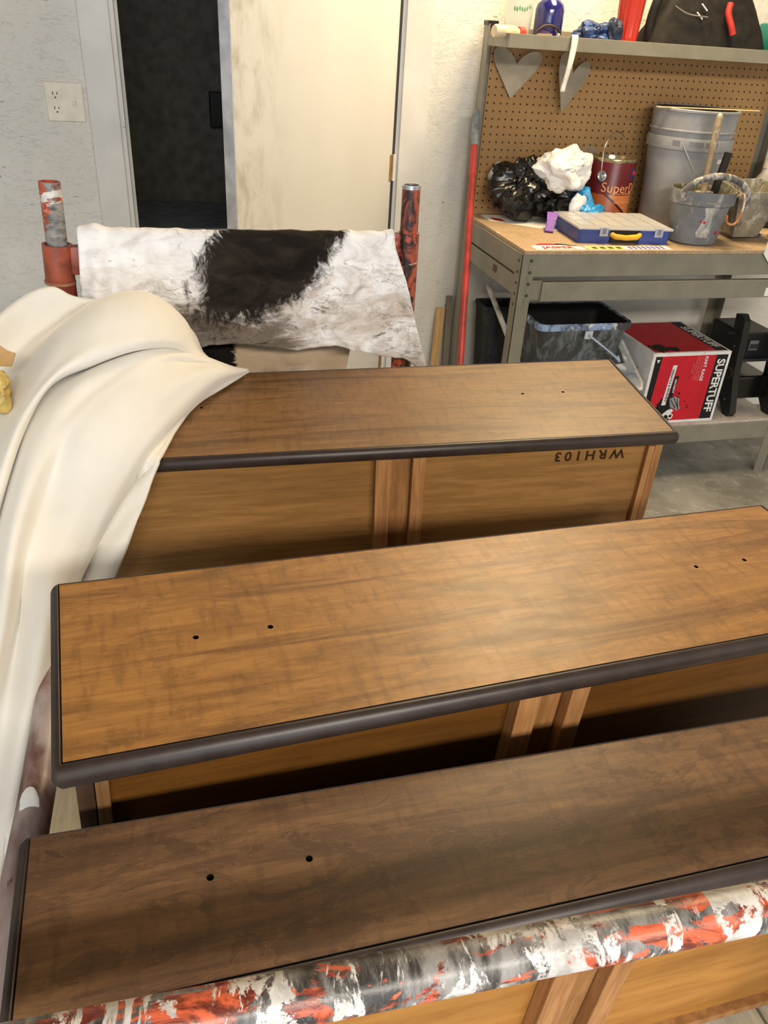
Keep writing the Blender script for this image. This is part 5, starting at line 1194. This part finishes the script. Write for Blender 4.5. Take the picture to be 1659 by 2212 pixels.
for (a_, b_) in (((-0.046, -0.044), (-0.018, -0.080)), ((-0.034, -0.036), (-0.010, -0.074)), ((-0.020, -0.038), (-0.004, -0.086))):
    dx, dy = b_[0] - a_[0], b_[1] - a_[1]; l_ = sqrt(dx * dx + dy * dy); nx, ny = -dy / l_ * 0.0016, dx / l_ * 0.0016
    print_poly('fold_line', [(a_[0] - nx, a_[1] - ny), (b_[0] - nx, b_[1] - ny), (b_[0] + nx, b_[1] + ny), (a_[0] + nx, a_[1] + ny)], M['black_print'], FR, 0.0018)
print_poly('hand_drawing', [(-0.088, -0.130), (-0.072, -0.108), (-0.050, -0.088), (-0.034, -0.082), (-0.022, -0.090), (-0.030, -0.100), (-0.018, -0.108), (-0.020, -0.122), (-0.040, -0.131)], M['box_white'], FR, 0.0014)
for (cx_, cy_, r) in ((-0.048, -0.116, 0.010), (-0.030, -0.112, 0.006), (-0.036, -0.126, 0.005)):
    print_poly('shading', blob(cx_, cy_, r, 9, int(r * 9999)), M['black_print'], FR, 0.0018)
# top face
print_poly('red_panel', rc_(-bx + e, bx - e, -by + e, by - e), M['red'], TP, 0.0004)
print_poly('black_band', rc_(bx - e - 0.048, bx - e, -by + e, by - e), M['black_print'], TP, 0.0008)
text('title', 'SUPERTUFF', 0.047, M['box_white'], cb, TP @ Matrix.Translation((bx - e - 0.025, -0.012, 0.0012)) @ Matrix.Rotation(pi / 2, 4, 'Z') @ Matrix.Rotation(pi, 4, 'Z'), 0.0001, 0.98, 1.0, 0.0013)
print_poly('splash', blob(-bx + 0.055, -by + 0.055, 0.040, 24, 9), M['black_print'], TP, 0.0008)
print_poly('splash', blob(-bx + 0.105, -by + 0.045, 0.024, 20, 19), M['black_print'], TP, 0.0009)
LF = frame((-bx, 0, bz / 2), (0, -1, 0), (0, 0, 1))
text('side_print', 'WHITE', 0.022, M['black_print'], cb, LF @ Matrix.Translation((0.085, 0.028, 0.0004)) @ Matrix.Rotation(-pi / 2, 4, 'Z'), 0.0001)

# black tool chest at the right of the lower shelf
t = thing('tool_chest', 'black plastic tool chest with horned side panel on the lower shelf', 'chest', (2.135, 2.62, ZL))
mb = plain('matt_black_plastic', (24, 24, 25), 0.45, 0.5, 0, 0.2)
side = [(-0.168, 0.018), (-0.155, 0.0), (-0.125, 0.0), (-0.080, 0.05), (-0.052, 0.30), (-0.040, 0.385), (-0.072, 0.393), (-0.098, 0.372), (-0.106, 0.32), (-0.125, 0.16)]
for x in (0.0, 0.186):
    bm = bm_new(); prism(bm, side, -0.014, 0.014, frame((x, 0, 0), (0, 1, 0), (0, 0, 1))); obj('side_panel', bm, mb, t)
bm = bm_new(); box(bm, 0.0145, 0.1715, -0.070, 0.12, 0.205, 0.315, 0.008); ub = obj('upper_box', bm, mb, t)
bm = bm_new(); box(bm, 0.0145, 0.1715, -0.085, -0.0705, 0.200, 0.212, 0.003); obj('ledge', bm, plain('worn_ledge', (54, 54, 56), 0.35), t)
bm = bm_new(); box(bm, 0.0145, 0.1715, -0.115, 0.11, 0.055, 0.150, 0.010); obj('lower_box', bm, plain('glossy_black', (15, 15, 16), 0.2, 0.6), t)
bm = bm_new(); box(bm, 0.060, 0.100, -0.0765, -0.0705, 0.245, 0.285, 0.002); lt = obj('latch', bm, plain('grey_latch', (112, 112, 112), 0.4), t)
for k in range(4):
    bm = bm_new(); box(bm, 0.063 + k * 0.009, 0.069 + k * 0.009, -0.0785, -0.0768, 0.252, 0.272, 0.0005); obj('latch_rib', bm, mb, lt)
for (y, z) in ((-0.12, 0.06), (-0.085, 0.27)):
    bm = bm_new(); disc(bm, None, 0.004, 0.002, frame((-0.0162, y, z), (0, 0, 1), (0, 1, 0))); obj('screw', bm, M['steel'], t)
bm = bm_new(); tube(bm, [(-0.050, -0.065, 0.315), (-0.0145, -0.065, 0.315)], 0.007, 10); obj('peg', bm, mb, t, True)
bm = bm_new(); disc(bm, None, 0.022, 0.0015, frame((-0.0155, -0.098, 0.165), (0, 0, 1), (0, 1, 0)), 24); sl = obj('round_sticker', bm, plain('olive_sticker', (70, 66, 34), 0.5), t)
bm = bm_new(); disc(bm, None, 0.016, 0.0006, frame((-0.0171, -0.098, 0.165), (0, 0, 1), (0, 1, 0)), 24); obj('sticker_print', bm, mb, sl)

# paper label on the lower front beam
bm = bm_new(); box(bm, X0 + 0.965, X0 + 1.03, YF - 0.0032, YF - 0.0021, 0.742, 0.772); part('paper_label', bm, paper, b2)
# odds and ends on the blanket at the left edge
o = obj('sponge', crumple(83, (0.034, 0.034, 0.036), 0.3, 2.4, 5, 0.8), m_splat('yellow_fuzz', (198, 170, 96), (226, 204, 140), (160, 130, 70), 0.5, 0.6, 40, 0.9), None, True, 0); o.location = (-0.279, 1.222, 0.960)
tag(o, 'fuzzy yellow sponge on the blanket at the left edge', 'sponge')
bm = bm_new(); prism(bm, [(-0.03, -0.012), (0.012, -0.016), (0.020, 0.004), (0.006, 0.010), (-0.004, 0.018), (-0.03, 0.020)], 0, 0.004, frame((-0.255, 1.262, 1.033), (0.95, -0.2, 0.1), (0.1, 0.5, 0.9)))
tag(obj('cardboard_scrap', bm, plain('tan_cardboard', (196, 158, 104), 0.8)), 'torn tan cardboard scrap above the yellow sponge', 'cardboard')
